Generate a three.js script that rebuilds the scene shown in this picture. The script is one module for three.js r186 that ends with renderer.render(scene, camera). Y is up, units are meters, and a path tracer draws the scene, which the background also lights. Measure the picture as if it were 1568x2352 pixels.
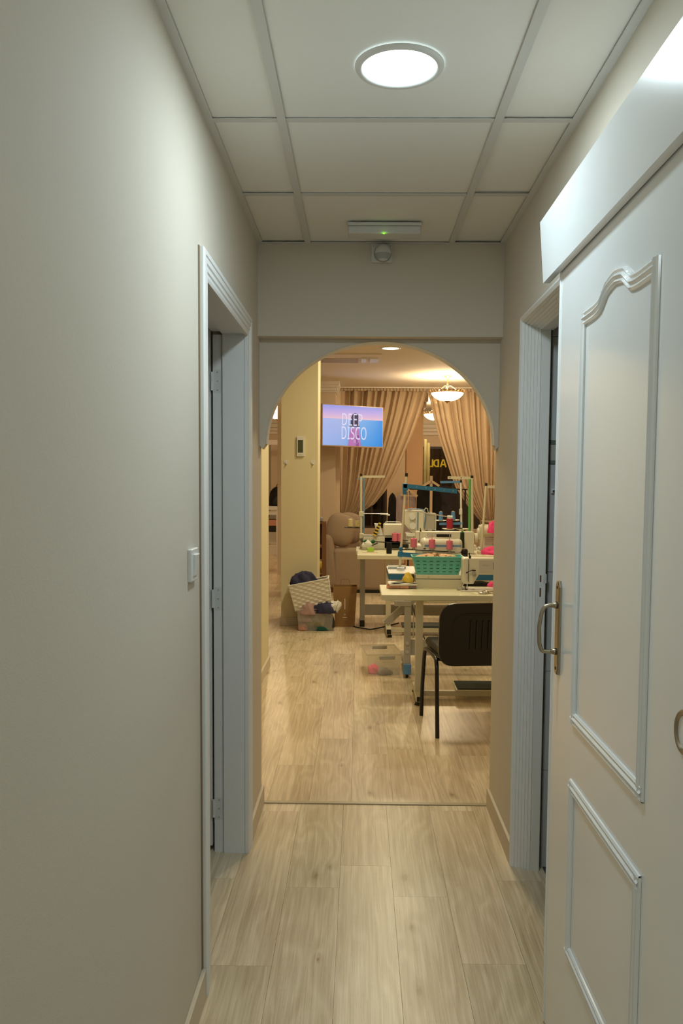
import * as THREE from 'three';
import { RoundedBoxGeometry } from 'three/addons/geometries/RoundedBoxGeometry.js';
import { mergeGeometries, mergeVertices, toCreasedNormals } from 'three/addons/utils/BufferGeometryUtils.js';
import { RectAreaLightUniformsLib } from 'three/addons/lights/RectAreaLightUniformsLib.js';
import { FontLoader } from 'three/addons/loaders/FontLoader.js';
import { TextGeometry } from 'three/addons/geometries/TextGeometry.js';

// ---------- camera, exposure, renderer ----------
const scene = new THREE.Scene();
scene.background = new THREE.Color(0x000000);           // night outside the shop window
const camera = new THREE.PerspectiveCamera(62.81, 1568 / 2352, 0.05, 60);
camera.position.set(0, 1.4597, 0);
camera.rotation.set(-0.0681, 0.0139, 0.0068, 'YXZ');
camera.setViewOffset(1568, 2352, -13.87, -65.49, 1568, 2352);   // shifted lens
const renderer = new THREE.WebGLRenderer({ antialias: true });
renderer.toneMapping = THREE.LinearToneMapping;
renderer.toneMappingExposure = 1.0;
renderer.shadowMap.enabled = true;
RectAreaLightUniformsLib.init();

// light levels of the lamps (each lamp's own light is made in its builder)
const COOL = new THREE.Color().setRGB(0.82, 1.0, 1.07), WARM = new THREE.Color().setRGB(1.0, 0.77, 0.47), NEUTRAL = new THREE.Color().setRGB(1.0, 0.86, 0.55);
const HALL_LAMP = 112, SHOP_LAMP = 182, CHANDELIER = 5.5;

// ---------- helpers ----------
let seed = 7;
const rnd = () => { seed = (seed * 1664525 + 1013904223) % 4294967296; return seed / 4294967296; };
const rr = (a, b) => a + (b - a) * rnd();
const used = {};
function numbered(n) { if (!used[n]) { used[n] = 1; return n; } return n + '_' + String(used[n]++).padStart(3, '0'); }
const V = (x, y, z) => new THREE.Vector3(x, y, z);
function mesh(name, geo, mat, parent) {
  const g = Array.isArray(geo) ? merge(geo) : geo;
  const m = new THREE.Mesh(g, mat); m.name = parent ? name : numbered(name); m.castShadow = m.receiveShadow = true;
  (parent || scene).add(m); return m;
}
function merge(list) {
  list = list.map((g) => (g.index ? g.toNonIndexed() : g));
  for (const g of list) { for (const k of Object.keys(g.attributes)) if (!['position', 'normal', 'uv'].includes(k)) g.deleteAttribute(k); if (!g.attributes.uv) g.setAttribute('uv', new THREE.BufferAttribute(new Float32Array(g.attributes.position.count * 2), 2)); }
  return mergeGeometries(list);
}
function tag(o, label, category, group) { o.userData.label = label; o.userData.category = category; if (group) o.userData.group = group; return o; }
function thing(name, label, category, p = [0, 0, 0], turn = 0, group) {
  const o = new THREE.Group(); o.name = numbered(name); o.position.set(...p); o.rotation.y = turn; scene.add(o);
  return tag(o, label, category, group);
}
function struct(name, label, p = [0, 0, 0]) { const o = new THREE.Group(); o.name = numbered(name); o.position.set(...p); scene.add(o); o.userData.kind = 'structure'; o.userData.label = label; return o; }
const box = (w, h, d, x = 0, y = 0, z = 0, r = 0) => (r ? new RoundedBoxGeometry(w, h, d, 3, Math.min(r, w / 2.01, h / 2.01, d / 2.01)) : new THREE.BoxGeometry(w, h, d)).translate(x, y, z);
// a box from corner to corner
const slab = (x0, x1, y0, y1, z0, z1, r = 0) => box(Math.abs(x1 - x0), Math.abs(y1 - y0), Math.abs(z1 - z0), (x0 + x1) / 2, (y0 + y1) / 2, (z0 + z1) / 2, r);
const cyl = (r0, r1, h, x = 0, y = 0, z = 0, n = 24) => new THREE.CylinderGeometry(r1, r0, h, n).translate(x, y + h / 2, z);
const cylX = (r, l, x, y, z, n = 20) => new THREE.CylinderGeometry(r, r, l, n).rotateZ(Math.PI / 2).translate(x, y, z);
const cylZ = (r, l, x, y, z, n = 20) => new THREE.CylinderGeometry(r, r, l, n).rotateX(Math.PI / 2).translate(x, y, z);
const ball = (r, x, y, z, sx = 1, sy = 1, sz = 1) => new THREE.SphereGeometry(r, 20, 14).scale(sx, sy, sz).translate(x, y, z);
const tube = (pts, r, n = 24, rs = 8, closed = false) => new THREE.TubeGeometry(new THREE.CatmullRomCurve3(pts.map((p) => V(...p)), closed, 'catmullrom', 0.2), n, r, rs, closed);
const lathe = (pts, n = 32) => new THREE.LatheGeometry(pts.map((p) => new THREE.Vector2(...p)), n);
function bar(a, b, w, h) {                                     // a straight square bar between two points
  const A = V(...a), B = V(...b), g = new THREE.BoxGeometry(w, h, A.distanceTo(B));
  const m = new THREE.Matrix4().lookAt(A, B, Math.abs(B.clone().sub(A).normalize().y) > 0.99 ? V(0, 0, 1) : V(0, 1, 0)); m.setPosition(A.add(B).multiplyScalar(0.5));
  return g.applyMatrix4(m);
}
function grid(nu, nv, f) {                                     // a surface f(u, v) -> [x, y, z]
  const p = [], uv = [], idx = [];
  for (let j = 0; j <= nv; j++) for (let i = 0; i <= nu; i++) { p.push(...f(i / nu, j / nv)); uv.push(i / nu, j / nv); }
  for (let j = 0; j < nv; j++) for (let i = 0; i < nu; i++) { const a = j * (nu + 1) + i, b = a + 1, c = a + nu + 1, d = c + 1; idx.push(a, b, c, b, d, c); }
  const g = new THREE.BufferGeometry(); g.setAttribute('position', new THREE.Float32BufferAttribute(p, 3)); g.setAttribute('uv', new THREE.Float32BufferAttribute(uv, 2)); g.setIndex(idx); g.computeVertexNormals(); return g;
}
// value noise
const hash = (x, y, s = 0) => { let h = (x * 374761393 + y * 668265263 + s * 974634777) | 0; h = Math.imul(h ^ (h >>> 13), 1274126177); h ^= h >>> 16; return (h >>> 0) / 4294967296; };
function vn(x, y, s = 0) { const ix = Math.floor(x), iy = Math.floor(y); let u = x - ix, v = y - iy; u = u * u * (3 - 2 * u); v = v * v * (3 - 2 * v); const a = hash(ix, iy, s), b = hash(ix + 1, iy, s), c = hash(ix, iy + 1, s), d = hash(ix + 1, iy + 1, s); return a + (b - a) * u + (c - a) * v + (a - b - c + d) * u * v; }
const fbm = (x, y, s = 0, n = 3) => { let t = 0, a = 0.5; for (let i = 0; i < n; i++, x *= 2.03, y *= 2.03, a *= 0.5) t += a * vn(x, y, s + i); return t; };
function lump(rx, ry, rz, s, amp = 0.3, fq = 2.2, n = 28) {    // a crumpled heap of cloth, flat underneath
  const g = new THREE.SphereGeometry(1, n, Math.round(n * 0.7)), p = g.attributes.position;
  for (let i = 0; i < p.count; i++) {
    let x = p.getX(i), y = p.getY(i), z = p.getZ(i);
    const k = 1 + amp * (fbm(x * fq + 7 + y, z * fq + 3 - y, s) - 0.45) * 2 + amp * 0.35 * Math.abs(Math.sin(9 * x + 6 * z + 5 * y + s));
    x *= k; y = Math.max(y * k, -0.12); z *= k; p.setXYZ(i, x * rx, (y + 0.12) * ry, z * rz);
  }
  g.computeVertexNormals(); return mergeVertices(g);
}
function dataTex(w, h, f, srgb = true) {
  const d = new Uint8Array(w * h * 4);
  for (let y = 0, i = 0; y < h; y++) for (let x = 0; x < w; x++, i += 4) { const c = f(x, y); d[i] = c[0]; d[i + 1] = c[1]; d[i + 2] = c[2]; d[i + 3] = 255; }
  const t = new THREE.DataTexture(d, w, h); t.wrapS = t.wrapT = THREE.RepeatWrapping; t.magFilter = THREE.LinearFilter; t.minFilter = THREE.LinearMipmapLinearFilter; t.generateMipmaps = true; if (srgb) t.colorSpace = THREE.SRGBColorSpace; t.needsUpdate = true; return t;
}
const mat = (c, r = 0.6, o = {}) => new THREE.MeshStandardMaterial({ color: c, roughness: r, ...o });
const phys = (c, r = 0.5, o = {}) => new THREE.MeshPhysicalMaterial({ color: c, roughness: r, ...o });
function uvMetres(g, s = 1) {                                   // box-projected uv in metres
  g = g.index ? g.toNonIndexed() : g; const p = g.attributes.position, n = g.attributes.normal, uv = new Float32Array(p.count * 2);
  for (let i = 0; i < p.count; i++) { const ax = Math.abs(n.getX(i)), ay = Math.abs(n.getY(i)), az = Math.abs(n.getZ(i)); const q = ax > ay && ax > az ? [p.getZ(i), p.getY(i)] : ay > az ? [p.getX(i), p.getZ(i)] : [p.getX(i), p.getY(i)]; uv[2 * i] = q[0] / s; uv[2 * i + 1] = q[1] / s; }
  g.setAttribute('uv', new THREE.BufferAttribute(uv, 2)); return g;
}

// ---------- materials ----------
const PW = 0.193, PL = 1.2;
const knots = []; for (let i = 0; i < 12; i++) { knots[i] = []; const n = Math.floor(rnd() * 2.5); for (let k = 0; k < n; k++) knots[i].push([rr(0.04, PW - 0.04), rr(0.1, PL - 0.1), rr(0.35, 1.0)]); }
const tones = []; for (let i = 0; i < 12; i++) tones[i] = [rr(-9, 9), rr(-3, 3)];
const woodTex = dataTex(1024, 2048, (px, py) => {
  const gu = (px / 1024) * 6, gv = (py / 2048) * 2, iu = Math.floor(gu), iv = Math.floor(gv), id = iu + 6 * iv, u = (gu - iu) * PW, v = (gv - iv) * PL;
  let w = fbm(u * 9 + id * 17, v * 1.7 + id * 5, 3, 3) * 2.2, dark = 0;
  for (const [ku, kv, ks] of knots[id]) { const du = (u - ku) / (0.020 * ks), dv = (v - kv) / (0.052 * ks), r2 = du * du + dv * dv; w += 0.3 * Math.exp(-r2 * 0.3); dark += 0.55 * Math.exp(-r2 * 3.0 + vn(u * 300, v * 90, 77) - 0.5) + 0.30 * Math.exp(-r2 * 0.45); }
  const ring = Math.pow(0.5 + 0.5 * Math.sin((u * 16 + w * 2.6) * 6.283), 1.6), fine = vn(u * 520, v * 9, 11 + id), mid = vn(u * 150 + w * 3, v * 2.6, 21 + id), patch = fbm(u * 7 + 40 + id, v * 2.3, 31 + id, 2);
  const pores = vn(u * 900, v * 26, 41 + id) > 0.83 ? 1 : 0;
  const k = tones[id][0] + 11 * (ring - 0.5) + 20 * (fine - 0.5) + 22 * (mid - 0.5) + 44 * (patch - 0.46) - 62 * dark - 9 * pores;
  return [Math.max(0, Math.min(255, 219 + k)), Math.max(0, Math.min(255, 201 + k * 1.08 + tones[id][1])), Math.max(0, Math.min(255, 171 + k * 1.16 + tones[id][1]))];
});
const M = {};
M.wood = phys(0xffffff, 0.31, { map: woodTex, bumpMap: woodTex, bumpScale: 0.0004, specularIntensity: 0.9 });
const plaster = dataTex(512, 512, (x, y) => { const v = 118 + 70 * (fbm(x / 9, y / 9, 5, 2) - 0.4) + 60 * (hash(x, y, 9) - 0.5); return [v, v, v]; }, false);
plaster.repeat.set(2.5, 2.5);
M.wall = mat(new THREE.Color().setRGB(0.72, 0.65, 0.545), 0.8, { bumpMap: plaster, bumpScale: 0.0006 });
M.yellowWall = mat(new THREE.Color().setRGB(0.76, 0.68, 0.44), 0.8, { bumpMap: plaster, bumpScale: 0.0006 });
M.shopWall = mat(new THREE.Color().setRGB(0.68, 0.56, 0.42), 0.85);
M.shopCeil = mat(new THREE.Color().setRGB(0.76, 0.69, 0.57), 0.9);
M.cornice = mat(new THREE.Color().setRGB(0.78, 0.72, 0.64), 0.7);
M.tile = mat(new THREE.Color().setRGB(0.91, 0.90, 0.85), 0.92, { bumpMap: plaster, bumpScale: 0.0008 });
M.tee = mat(new THREE.Color().setRGB(0.70, 0.70, 0.67), 0.5);
M.base = mat(new THREE.Color().setRGB(0.66, 0.57, 0.44), 0.5);
M.white = phys(new THREE.Color().setRGB(0.87, 0.87, 0.85), 0.5);
M.gloss = phys(new THREE.Color().setRGB(0.90, 0.915, 0.91), 0.2, { clearcoat: 0.4, clearcoatRoughness: 0.12 });
M.plastic = phys(new THREE.Color().setRGB(0.76, 0.76, 0.74), 0.35);
M.grime = mat(0x8f7a5e, 0.9);
M.brass = phys(new THREE.Color().setRGB(0.42, 0.36, 0.26), 0.3, { metalness: 1 });
M.chrome = phys(new THREE.Color().setRGB(0.72, 0.71, 0.69), 0.18, { metalness: 1 });
M.black = mat(0x15140f, 0.55); M.blackGloss = phys(0x101010, 0.25); M.rubber = mat(0x2b2d2a, 0.85);
M.cream = phys(new THREE.Color().setRGB(0.66, 0.62, 0.46), 0.4);
M.creamTop = phys(new THREE.Color().setRGB(0.70, 0.66, 0.46), 0.42);
M.machine = phys(new THREE.Color().setRGB(0.72, 0.69, 0.57), 0.32);
M.grey = mat(new THREE.Color().setRGB(0.42, 0.40, 0.36), 0.45); M.panel = mat(new THREE.Color().setRGB(0.56, 0.53, 0.50), 0.4);
M.blue = phys(new THREE.Color().setRGB(0.02, 0.16, 0.34), 0.4); M.skyblue = phys(new THREE.Color().setRGB(0.10, 0.27, 0.55), 0.45); M.paleblue = phys(new THREE.Color().setRGB(0.16, 0.28, 0.42), 0.45);
M.green = phys(new THREE.Color().setRGB(0.10, 0.42, 0.10), 0.5); M.turq = phys(new THREE.Color().setRGB(0.13, 0.50, 0.45), 0.4);
M.pink = mat(new THREE.Color().setRGB(0.66, 0.16, 0.24), 0.75); M.hotpink = mat(new THREE.Color().setRGB(0.90, 0.07, 0.25), 0.8); M.red = mat(new THREE.Color().setRGB(0.40, 0.02, 0.05), 0.7);
M.navy = mat(new THREE.Color().setRGB(0.035, 0.035, 0.085), 0.85); M.yellow = mat(new THREE.Color().setRGB(0.72, 0.50, 0.06), 0.6); M.lime = phys(new THREE.Color().setRGB(0.38, 0.66, 0.04), 0.4);
M.paper = mat(new THREE.Color().setRGB(0.78, 0.75, 0.70), 0.8); M.kraft = mat(new THREE.Color().setRGB(0.30, 0.17, 0.06), 0.8); M.wick = mat(new THREE.Color().setRGB(0.74, 0.70, 0.60), 0.6);
M.sofa = mat(new THREE.Color().setRGB(0.37, 0.27, 0.19), 0.95, { bumpMap: plaster, bumpScale: 0.001 });
M.curtain = phys(new THREE.Color().setRGB(0.62, 0.48, 0.32), 0.9, { transmission: 0.25, side: THREE.DoubleSide });
M.thread = mat(new THREE.Color().setRGB(0.56, 0.47, 0.23), 0.8); M.woodStick = mat(new THREE.Color().setRGB(0.66, 0.48, 0.30), 0.6); M.shelfWood = mat(new THREE.Color().setRGB(0.17, 0.07, 0.02), 0.6);
M.darkCloth = mat(0x17130f, 0.95); M.plumCloth = mat(new THREE.Color().setRGB(0.035, 0.025, 0.03), 0.95); M.mauve = mat(new THREE.Color().setRGB(0.42, 0.33, 0.33), 0.9); M.salmon = mat(new THREE.Color().setRGB(0.62, 0.30, 0.22), 0.9);
M.glass = phys(0xffffff, 0.02, { transmission: 1, thickness: 0, ior: 1.5 });
M.clear = phys(new THREE.Color().setRGB(0.93, 0.92, 0.88), 0.18, { transmission: 0.86, thickness: 0, ior: 1.45, side: THREE.DoubleSide });
const glow = (c, k) => new THREE.MeshStandardMaterial({ color: 0x222222, emissive: c, emissiveIntensity: k });

// ---------- dimensions ----------
const XL = -0.436, XR = 0.599, HC = 2.4625, ZB = -3.595, ZA = -3.66, ZE = -3.73, ZT = -3.7355, SC = 3.05, ZBACK = 1.6, ZF = -19, SXL = -4, SXR = 3.4, YX = -0.714;

// ---------- floor ----------
{
  const fl = struct('floor', 'light oak laminate floor of long planks');
  mesh('screed', uvMetres(slab(SXL, SXR, -0.16, -0.012, ZBACK, ZF - 0.3), 1), M.grey, fl);
  const strips = [];                                       // [x0, x1, zNear, zFar]
  for (let i = 0; i < 7; i++) strips.push([XL - 0.205 + i * PW, XL - 0.205 + (i + 1) * PW, ZBACK, ZT]);
  for (let i = 0; i < 14; i++) strips.push([-0.80 + i * PW, -0.80 + (i + 1) * PW, ZT - 0.02, -11.6]);
  strips.forEach(([x0, x1, zn, zf], c) => {
    let z = zn; let first = PL * (0.25 + 0.75 * hash(c, 3, 5)); let k = 0;
    while (z > zf + 0.01) {
      const z1 = Math.max(zf, z - (k === 0 ? first : PL)), len = z - z1, iu = Math.floor(hash(c, k, 1) * 6), iv = Math.floor(hash(c, k, 2) * 2);
      const g = slab(x0 + 0.0004, x1 - 0.0004, -0.011, 0, z - 0.0004, z1 + 0.0004), p = g.attributes.position, uv = g.attributes.uv;
      for (let i = 0; i < p.count; i++) uv.setXY(i, (iu + 0.01 + 0.98 * (p.getX(i) - x0) / PW) / 6, (iv + 0.01 + 0.98 * (p.getZ(i) - z1) / PL) / 2);
      mesh('plank', g, M.wood, fl); z = z1; k++;
    }
  });
  const rest = [[SXL, -0.80, ZE, -11.6], [-0.80 + 14 * PW, SXR, ZE, -11.6], [SXL, SXR, -11.6, ZF]].map(([a, b, c, d]) => slab(a, b, -0.011, 0, c, d)).map((g) => { g = uvMetres(g, 1); const uv = g.attributes.uv; for (let i = 0; i < uv.count; i++) uv.setXY(i, uv.getX(i) / 1.158, uv.getY(i) / 2.4); return g; });
  mesh('far_boards', rest, M.wood, fl);
  mesh('threshold_strip', slab(XL - 0.005, XR + 0.005, 0, 0.005, ZT - 0.022, ZT + 0.006, 0.002), mat(new THREE.Color().setRGB(0.50, 0.42, 0.28), 0.35), fl);
}

// ---------- corridor walls ----------
const LD0 = -2.36, LD1 = -3.215, LDH = 2.02, RD0 = -2.15, RD1 = -3.10, RDH = 2.025, WT = 0.13;
{
  const w = struct('wall_left', 'beige painted corridor wall with the light switch');
  mesh('wall_panel', uvMetres(merge([slab(XL - WT, XL, 0, 2.9, ZBACK, LD0 + 0.031), slab(XL - WT, XL, LDH + 0.031, 2.9, LD0 + 0.031, LD1 - 0.031), slab(XL - WT, XL, 0, 2.9, LD1 - 0.031, ZE)])), M.wall, w);
  const w2 = struct('wall_right', 'beige painted corridor wall behind the sliding door');
  mesh('wall_panel', uvMetres(merge([slab(XR, XR + 0.1, 0, 2.9, ZBACK, RD0 + 0.044), slab(XR, XR + 0.1, RDH + 0.044, 2.9, RD0 + 0.044, RD1 - 0.044), slab(XR, XR + 0.1, 0, 2.9, RD1 - 0.044, ZE)])), M.wall, w2);
  const w3 = struct('wall_header', 'beige beam wall above the arch with the motion sensor');
  mesh('wall_panel', uvMetres(slab(XL, XR, 2.0795, 2.9, ZB, ZE)), M.wall, w3);
  mesh('wall_back', uvMetres(slab(XL - WT, XR + 0.1, 0, 2.9, ZBACK, ZBACK + 0.15)), M.wall).userData = { kind: 'structure', label: 'beige end wall of the corridor behind the viewer' };
  // arch: a board with a half ellipse cut out, a white rounded edge on it
  const a = struct('wall_arch', 'grey beige arch board with white rounded edge at the corridor end');
  const cx = (XL + XR) / 2 + 0.006, rx = 0.496, sy = 1.622, ry = 0.441, top = 2.0795, s = new THREE.Shape();
  s.moveTo(XL, top); s.lineTo(XL, sy); s.lineTo(XL + 0.012, sy - 0.016); s.lineTo(cx - rx - 0.004, sy); const N = 64;
  for (let i = 0; i <= N; i++) { const t = Math.PI - (Math.PI * i) / N; s.lineTo(cx + rx * Math.cos(t), sy + 0.006 + ry * Math.sin(t)); }
  s.lineTo(cx + rx + 0.004, sy); s.lineTo(XR - 0.012, sy - 0.016); s.lineTo(XR, sy); s.lineTo(XR, top); s.closePath();
  mesh('spandrel', uvMetres(new THREE.ExtrudeGeometry(s, { depth: ZA - ZE - 0.004, bevelEnabled: false }).translate(0, 0, ZE + 0.002)), M.wall, a);
  const rim = grid(N, 10, (u, v) => { const t = Math.PI - Math.PI * u, ph = v * Math.PI, k = 0.007 * Math.sin(ph), zz = ZE + (ZA - ZE + 0.003) * v; return [cx + (rx - 0.001 - k) * Math.cos(t), sy + 0.006 + (ry - 0.001 - k) * Math.sin(t), zz]; });
  const rimMat = M.white.clone(); rimMat.side = THREE.DoubleSide; mesh('arch_edge', rim, rimMat, a);
}
// baseboards
function baseboard(name, label, list) { const b = struct(name, label); mesh('board', list.map((q) => slab(...q, 0.003)), M.base, b); return b; }
baseboard('baseboard_left', 'cream baseboard along the corridor wall with the switch', [[XL, XL + 0.013, 0, 0.085, ZBACK, -2.285], [XL, XL + 0.013, 0, 0.085, -3.285, ZE]]);
baseboard('baseboard_right', 'cream baseboard along the corridor wall beyond the sliding door', [[XR - 0.013, XR, 0, 0.085, -3.15, ZE]]);

// ---------- corridor ceiling ----------
{
  const c = struct('ceiling', 'suspended corridor ceiling of cream tiles in a white grid');
  mesh('ceiling_slab', slab(XL - WT, XR + 0.1, 2.62, 2.95, ZBACK, ZE), M.tile, c);
  const xs = [XL, -0.224, 0.376, XR], zs = []; for (let k = -7; k <= 2; k++) zs.push(-2.395 - 0.6 * k + 0.0); zs.sort((a, b) => b - a);   // nearest first
  const Z = zs.filter((z) => z > ZB - 0.01 && z < ZBACK + 0.5);
  for (let i = 0; i < 3; i++) for (let j = 0; j + 1 < Z.length; j++) {
    const lift = (i === 0 || i === 2) ? 0.002 + 0.005 * hash(i, j, 4) : 0.001 + 0.0015 * hash(i, j, 4);
    mesh('ceiling_tile', uvMetres(slab(xs[i] + 0.004, xs[i + 1] - 0.004, HC + 0.002 + lift, HC + 0.02, Math.min(Z[j], ZBACK) - 0.003, Z[j + 1] + 0.003)), M.tile, c);
  }
  for (const x of [xs[1], xs[2]]) mesh('tee_bar', slab(x - 0.012, x + 0.012, HC - 0.002, HC + 0.001, ZBACK, ZB), M.tee, c);
  for (const z of Z.slice(1)) for (let i = 0; i < 3; i++) mesh('cross_tee', slab(xs[i] + (i ? 0.0125 : 0.022), xs[i + 1] - (i < 2 ? 0.0125 : 0.022), HC - 0.0015, HC + 0.001, z + (z < ZB + 0.01 ? 0.022 : 0.011), z - (z < ZB + 0.01 ? 0 : 0.011)), M.tee, c);
  for (const [x0, x1, dz] of [[XL, XL + 0.022, 0], [XR - 0.022, XR, 0]]) { mesh('wall_angle', slab(x0, x1, HC - 0.003, HC + 0.001, ZBACK, -2.121), M.tee, c); mesh('wall_angle', slab(x0, x1, HC - 0.0015, HC + 0.0015, -2.1215, ZB), M.tee, c); }
}

// ---------- door casings, left door ----------
// sweeps a profile [[outward, proud], ...] round three sides of an opening in a wall at x (s = +1: the room lies towards +x)
function casing(x, s, z0, z1, h, profile) {
  const st = profile.map(([u, w]) => [[z0 + u, 0, x + s * w], [z0 + u, h + u, x + s * w], [z1 - u, h + u, x + s * w], [z1 - u, 0, x + s * w]]);
  const out = [];
  for (let seg = 0; seg < 3; seg++) {
    const p = [], idx = []; 
    for (let k = 0; k + 1 < st.length; k++) { const q = [st[k][seg], st[k][seg + 1], st[k + 1][seg + 1], st[k + 1][seg]], o = p.length / 3; for (const [z, y, xx] of q) p.push(xx, y, z); idx.push(o, o + 1, o + 2, o, o + 2, o + 3); }
    const g = new THREE.BufferGeometry(); g.setAttribute('position', new THREE.Float32BufferAttribute(p, 3)); g.setAttribute('uv', new THREE.Float32BufferAttribute(new Float32Array(p.length / 3 * 2), 2)); g.setIndex(idx); const q = g.toNonIndexed(); q.computeVertexNormals(); out.push(q);
  }
  return out;
}
const whiteDS = M.white.clone(); whiteDS.side = THREE.DoubleSide;
{
  const d = struct('trim_1', 'white ribbed casing round the hinged door opening');
  const prof = [[-0.004, -0.004], [-0.004, 0.009], [0.004, 0.012], [0.012, 0.012], [0.0135, 0.009], [0.016, 0.009], [0.018, 0.014], [0.03, 0.014], [0.0315, 0.011], [0.034, 0.011], [0.036, 0.016], [0.05, 0.016], [0.052, 0.013], [0.055, 0.017], [0.068, 0.017], [0.072, 0.012], [0.072, -0.001]];
  const names = ['casing_side', 'casing_head', 'casing_side']; casing(XL, 1, LD0, LD1, LDH, prof).forEach((g, i) => mesh(names[i], g, whiteDS, d));
  // jamb lining: far side, head, near side with a rebate
  mesh('jamb', [slab(-0.524, XL, 0, LDH, LD1 + 0.001, LD1 - 0.03), slab(-0.563, -0.5245, 0, LDH, LD1 - 0.011, LD1 - 0.03)], M.white, d);
  mesh('jamb', [slab(-0.565, XL, 0, LDH, LD0, LD0 + 0.03)], M.white, d);
  mesh('jamb', [slab(-0.524, XL, LDH, LDH + 0.03, LD0, LD1), slab(-0.565, -0.5245, LDH + 0.011, LDH + 0.03, LD0, LD1)], M.white, d);
  mesh('caulk_line', [slab(XL - 0.001, XL + 0.0035, 0, 2.092, -2.2775, -2.2885)], M.grime, d);
  // door leaf, opened into the side room
  const l = struct('door_1', 'white hinged door standing open in the side room');
  mesh('leaf', [slab(-1.40, -0.572, 0.022, 2.045, -3.228, -3.263, 0.002)], M.white, l);
  for (const y of [1.845, 1.009, 0.175]) { const h = mesh('hinge', [slab(-0.560, -0.5300, y - 0.045, y + 0.045, -3.2255, -3.2275), slab(-0.590, -0.574, y - 0.04, y + 0.04, -3.2265, -3.229)], M.plastic, l); mesh('hinge_pin', [cyl(0.0055, 0.0055, 0.07, -0.567, y - 0.035, -3.2245, 12)], M.plastic, h); for (const e of [-0.034, 0, 0.034]) mesh('screw', cylZ(0.0028, 0.002, -0.545, y + e, -3.2248, 10), M.grey, h); }
}
// side room behind the hinged door
{
  const s = struct('wall_side_room', 'dim walls of the side room behind the hinged door');
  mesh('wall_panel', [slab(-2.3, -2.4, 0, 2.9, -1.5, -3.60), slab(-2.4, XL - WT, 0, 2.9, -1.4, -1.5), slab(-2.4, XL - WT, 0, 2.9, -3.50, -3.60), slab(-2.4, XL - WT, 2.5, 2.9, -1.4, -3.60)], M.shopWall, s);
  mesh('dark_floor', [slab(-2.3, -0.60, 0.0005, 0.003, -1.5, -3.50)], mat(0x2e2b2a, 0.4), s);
}

// ---------- right opening and tiled room ----------
{
  const d = struct('trim_2', 'white ribbed casing beside the sliding door');
  const prof = []; const n = 5;                            // ribs on a splayed face
  const P = [[0.047, -0.001], [0.047, 0.012], [0.040, 0.014], [0.030, 0.008]];
  for (const q of P) prof.push(q);
  for (let k = 0; k <= n; k++) { const u = 0.028 - 0.028 * (k / n), w = 0.004 - 0.054 * (k / n); prof.push([u, w], [u - 0.0035, w - 0.0055], [u - 0.0015, w - 0.0075]); }
  prof.push([-0.002, -0.058], [-0.006, -0.09]);
  const names = ['casing_side', 'casing_head', 'casing_side']; casing(XR, -1, RD0, RD1, RDH - 0.0, prof).forEach((g, i) => mesh(names[i], g, whiteDS, d));
  mesh('jamb', [slab(0.656, 0.692, 0, RDH, RD1 + 0.001, RD1 - 0.011)], M.white, d);
  mesh('jamb', [slab(0.656, 0.70, RDH - 0.005, RDH + 0.01, RD0, RD1)], M.white, d);
  const sp = mesh('strike_plate', [slab(0.662, 0.690, 1.010, 1.155, RD1 + 0.0012, RD1 + 0.003)], M.plastic, d);
  mesh('lock_hole', [slab(0.669, 0.678, 1.10, 1.125, RD1 + 0.0042, RD1 + 0.0025), slab(0.669, 0.676, 1.045, 1.078, RD1 + 0.0042, RD1 + 0.0025)], M.shelfWood, sp);
  mesh('latch_lip', [slab(0.681, 0.694, 1.095, 1.13, RD1 + 0.006, RD1 + 0.003, 0.001)], M.plastic, sp);
  const t = struct('wall_tiled_room', 'pale grey tiled wall of the washroom beside the sliding door');
  const tileM = phys(new THREE.Color().setRGB(0.60, 0.62, 0.63), 0.18), listM = phys(new THREE.Color().setRGB(0.50, 0.50, 0.47), 0.25), bandM = phys(new THREE.Color().setRGB(0.14, 0.18, 0.16), 0.3);
  mesh('tile_bed', [slab(XR + 0.1, 2.2, 0, 2.9, -3.127, -3.30)], mat(0x6f6f6c, 0.9), t);
  for (let x = 0.70, k = 0; x < 2.1; x += 0.25, k++) {
    for (const [y0, y1] of [[0, 0.38], [0.38, 0.76], [0.76, 1.135], [1.135, 1.535], [1.622, 2.0], [2.0, 2.42]]) mesh('wall_tile', slab(x + 0.001, x + 0.249, y0 + 0.001, y1 - 0.001, -3.128, -3.122), tileM, t);
    mesh('border_tile', slab(x + 0.001, x + 0.249, 1.549, 1.608, -3.128, -3.121), listM, t);
    for (const y of [1.536, 1.609]) mesh('border_strip', slab(x + 0.001, x + 0.249, y, y + 0.0125, -3.128, -3.119), bandM, t);
    const spr = []; for (let i = 0; i < 3; i++) spr.push(bar([x + 0.03 + i * 0.07, 1.555, -3.1205], [x + 0.07 + i * 0.07, 1.602, -3.1205], 0.003, 0.001)); mesh('sprig', spr, bandM, t);
    mesh('blossom', [0, 1, 2].map((i) => cylZ(0.008, 0.001, x + 0.05 + i * 0.07, 1.562, -3.1205, 8)), mat(0x9c5a48, 0.5), t);
  }
  mesh('room_shell', [slab(2.1, 2.2, 0, 2.9, -1.0, -3.127), slab(XR + 0.1, 2.2, 0, 2.9, -0.9, -1.0), slab(XR + 0.1, 2.2, 2.45, 2.9, -1.0, -3.127)], M.shopCeil, t);
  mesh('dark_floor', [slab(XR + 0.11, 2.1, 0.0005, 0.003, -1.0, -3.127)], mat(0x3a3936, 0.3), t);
  const hk = thing('towel_hook', 'tiny white hook on the tiled washroom wall', 'hook', [0.716, 1.436, -3.121]);
  mesh('plate', box(0.016, 0.016, 0.006, 0, 0, 0.003, 0.001), M.plastic, hk); mesh('peg', cylZ(0.004, 0.018, 0, 0, 0.012, 12), M.blackGloss, hk);
}

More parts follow.
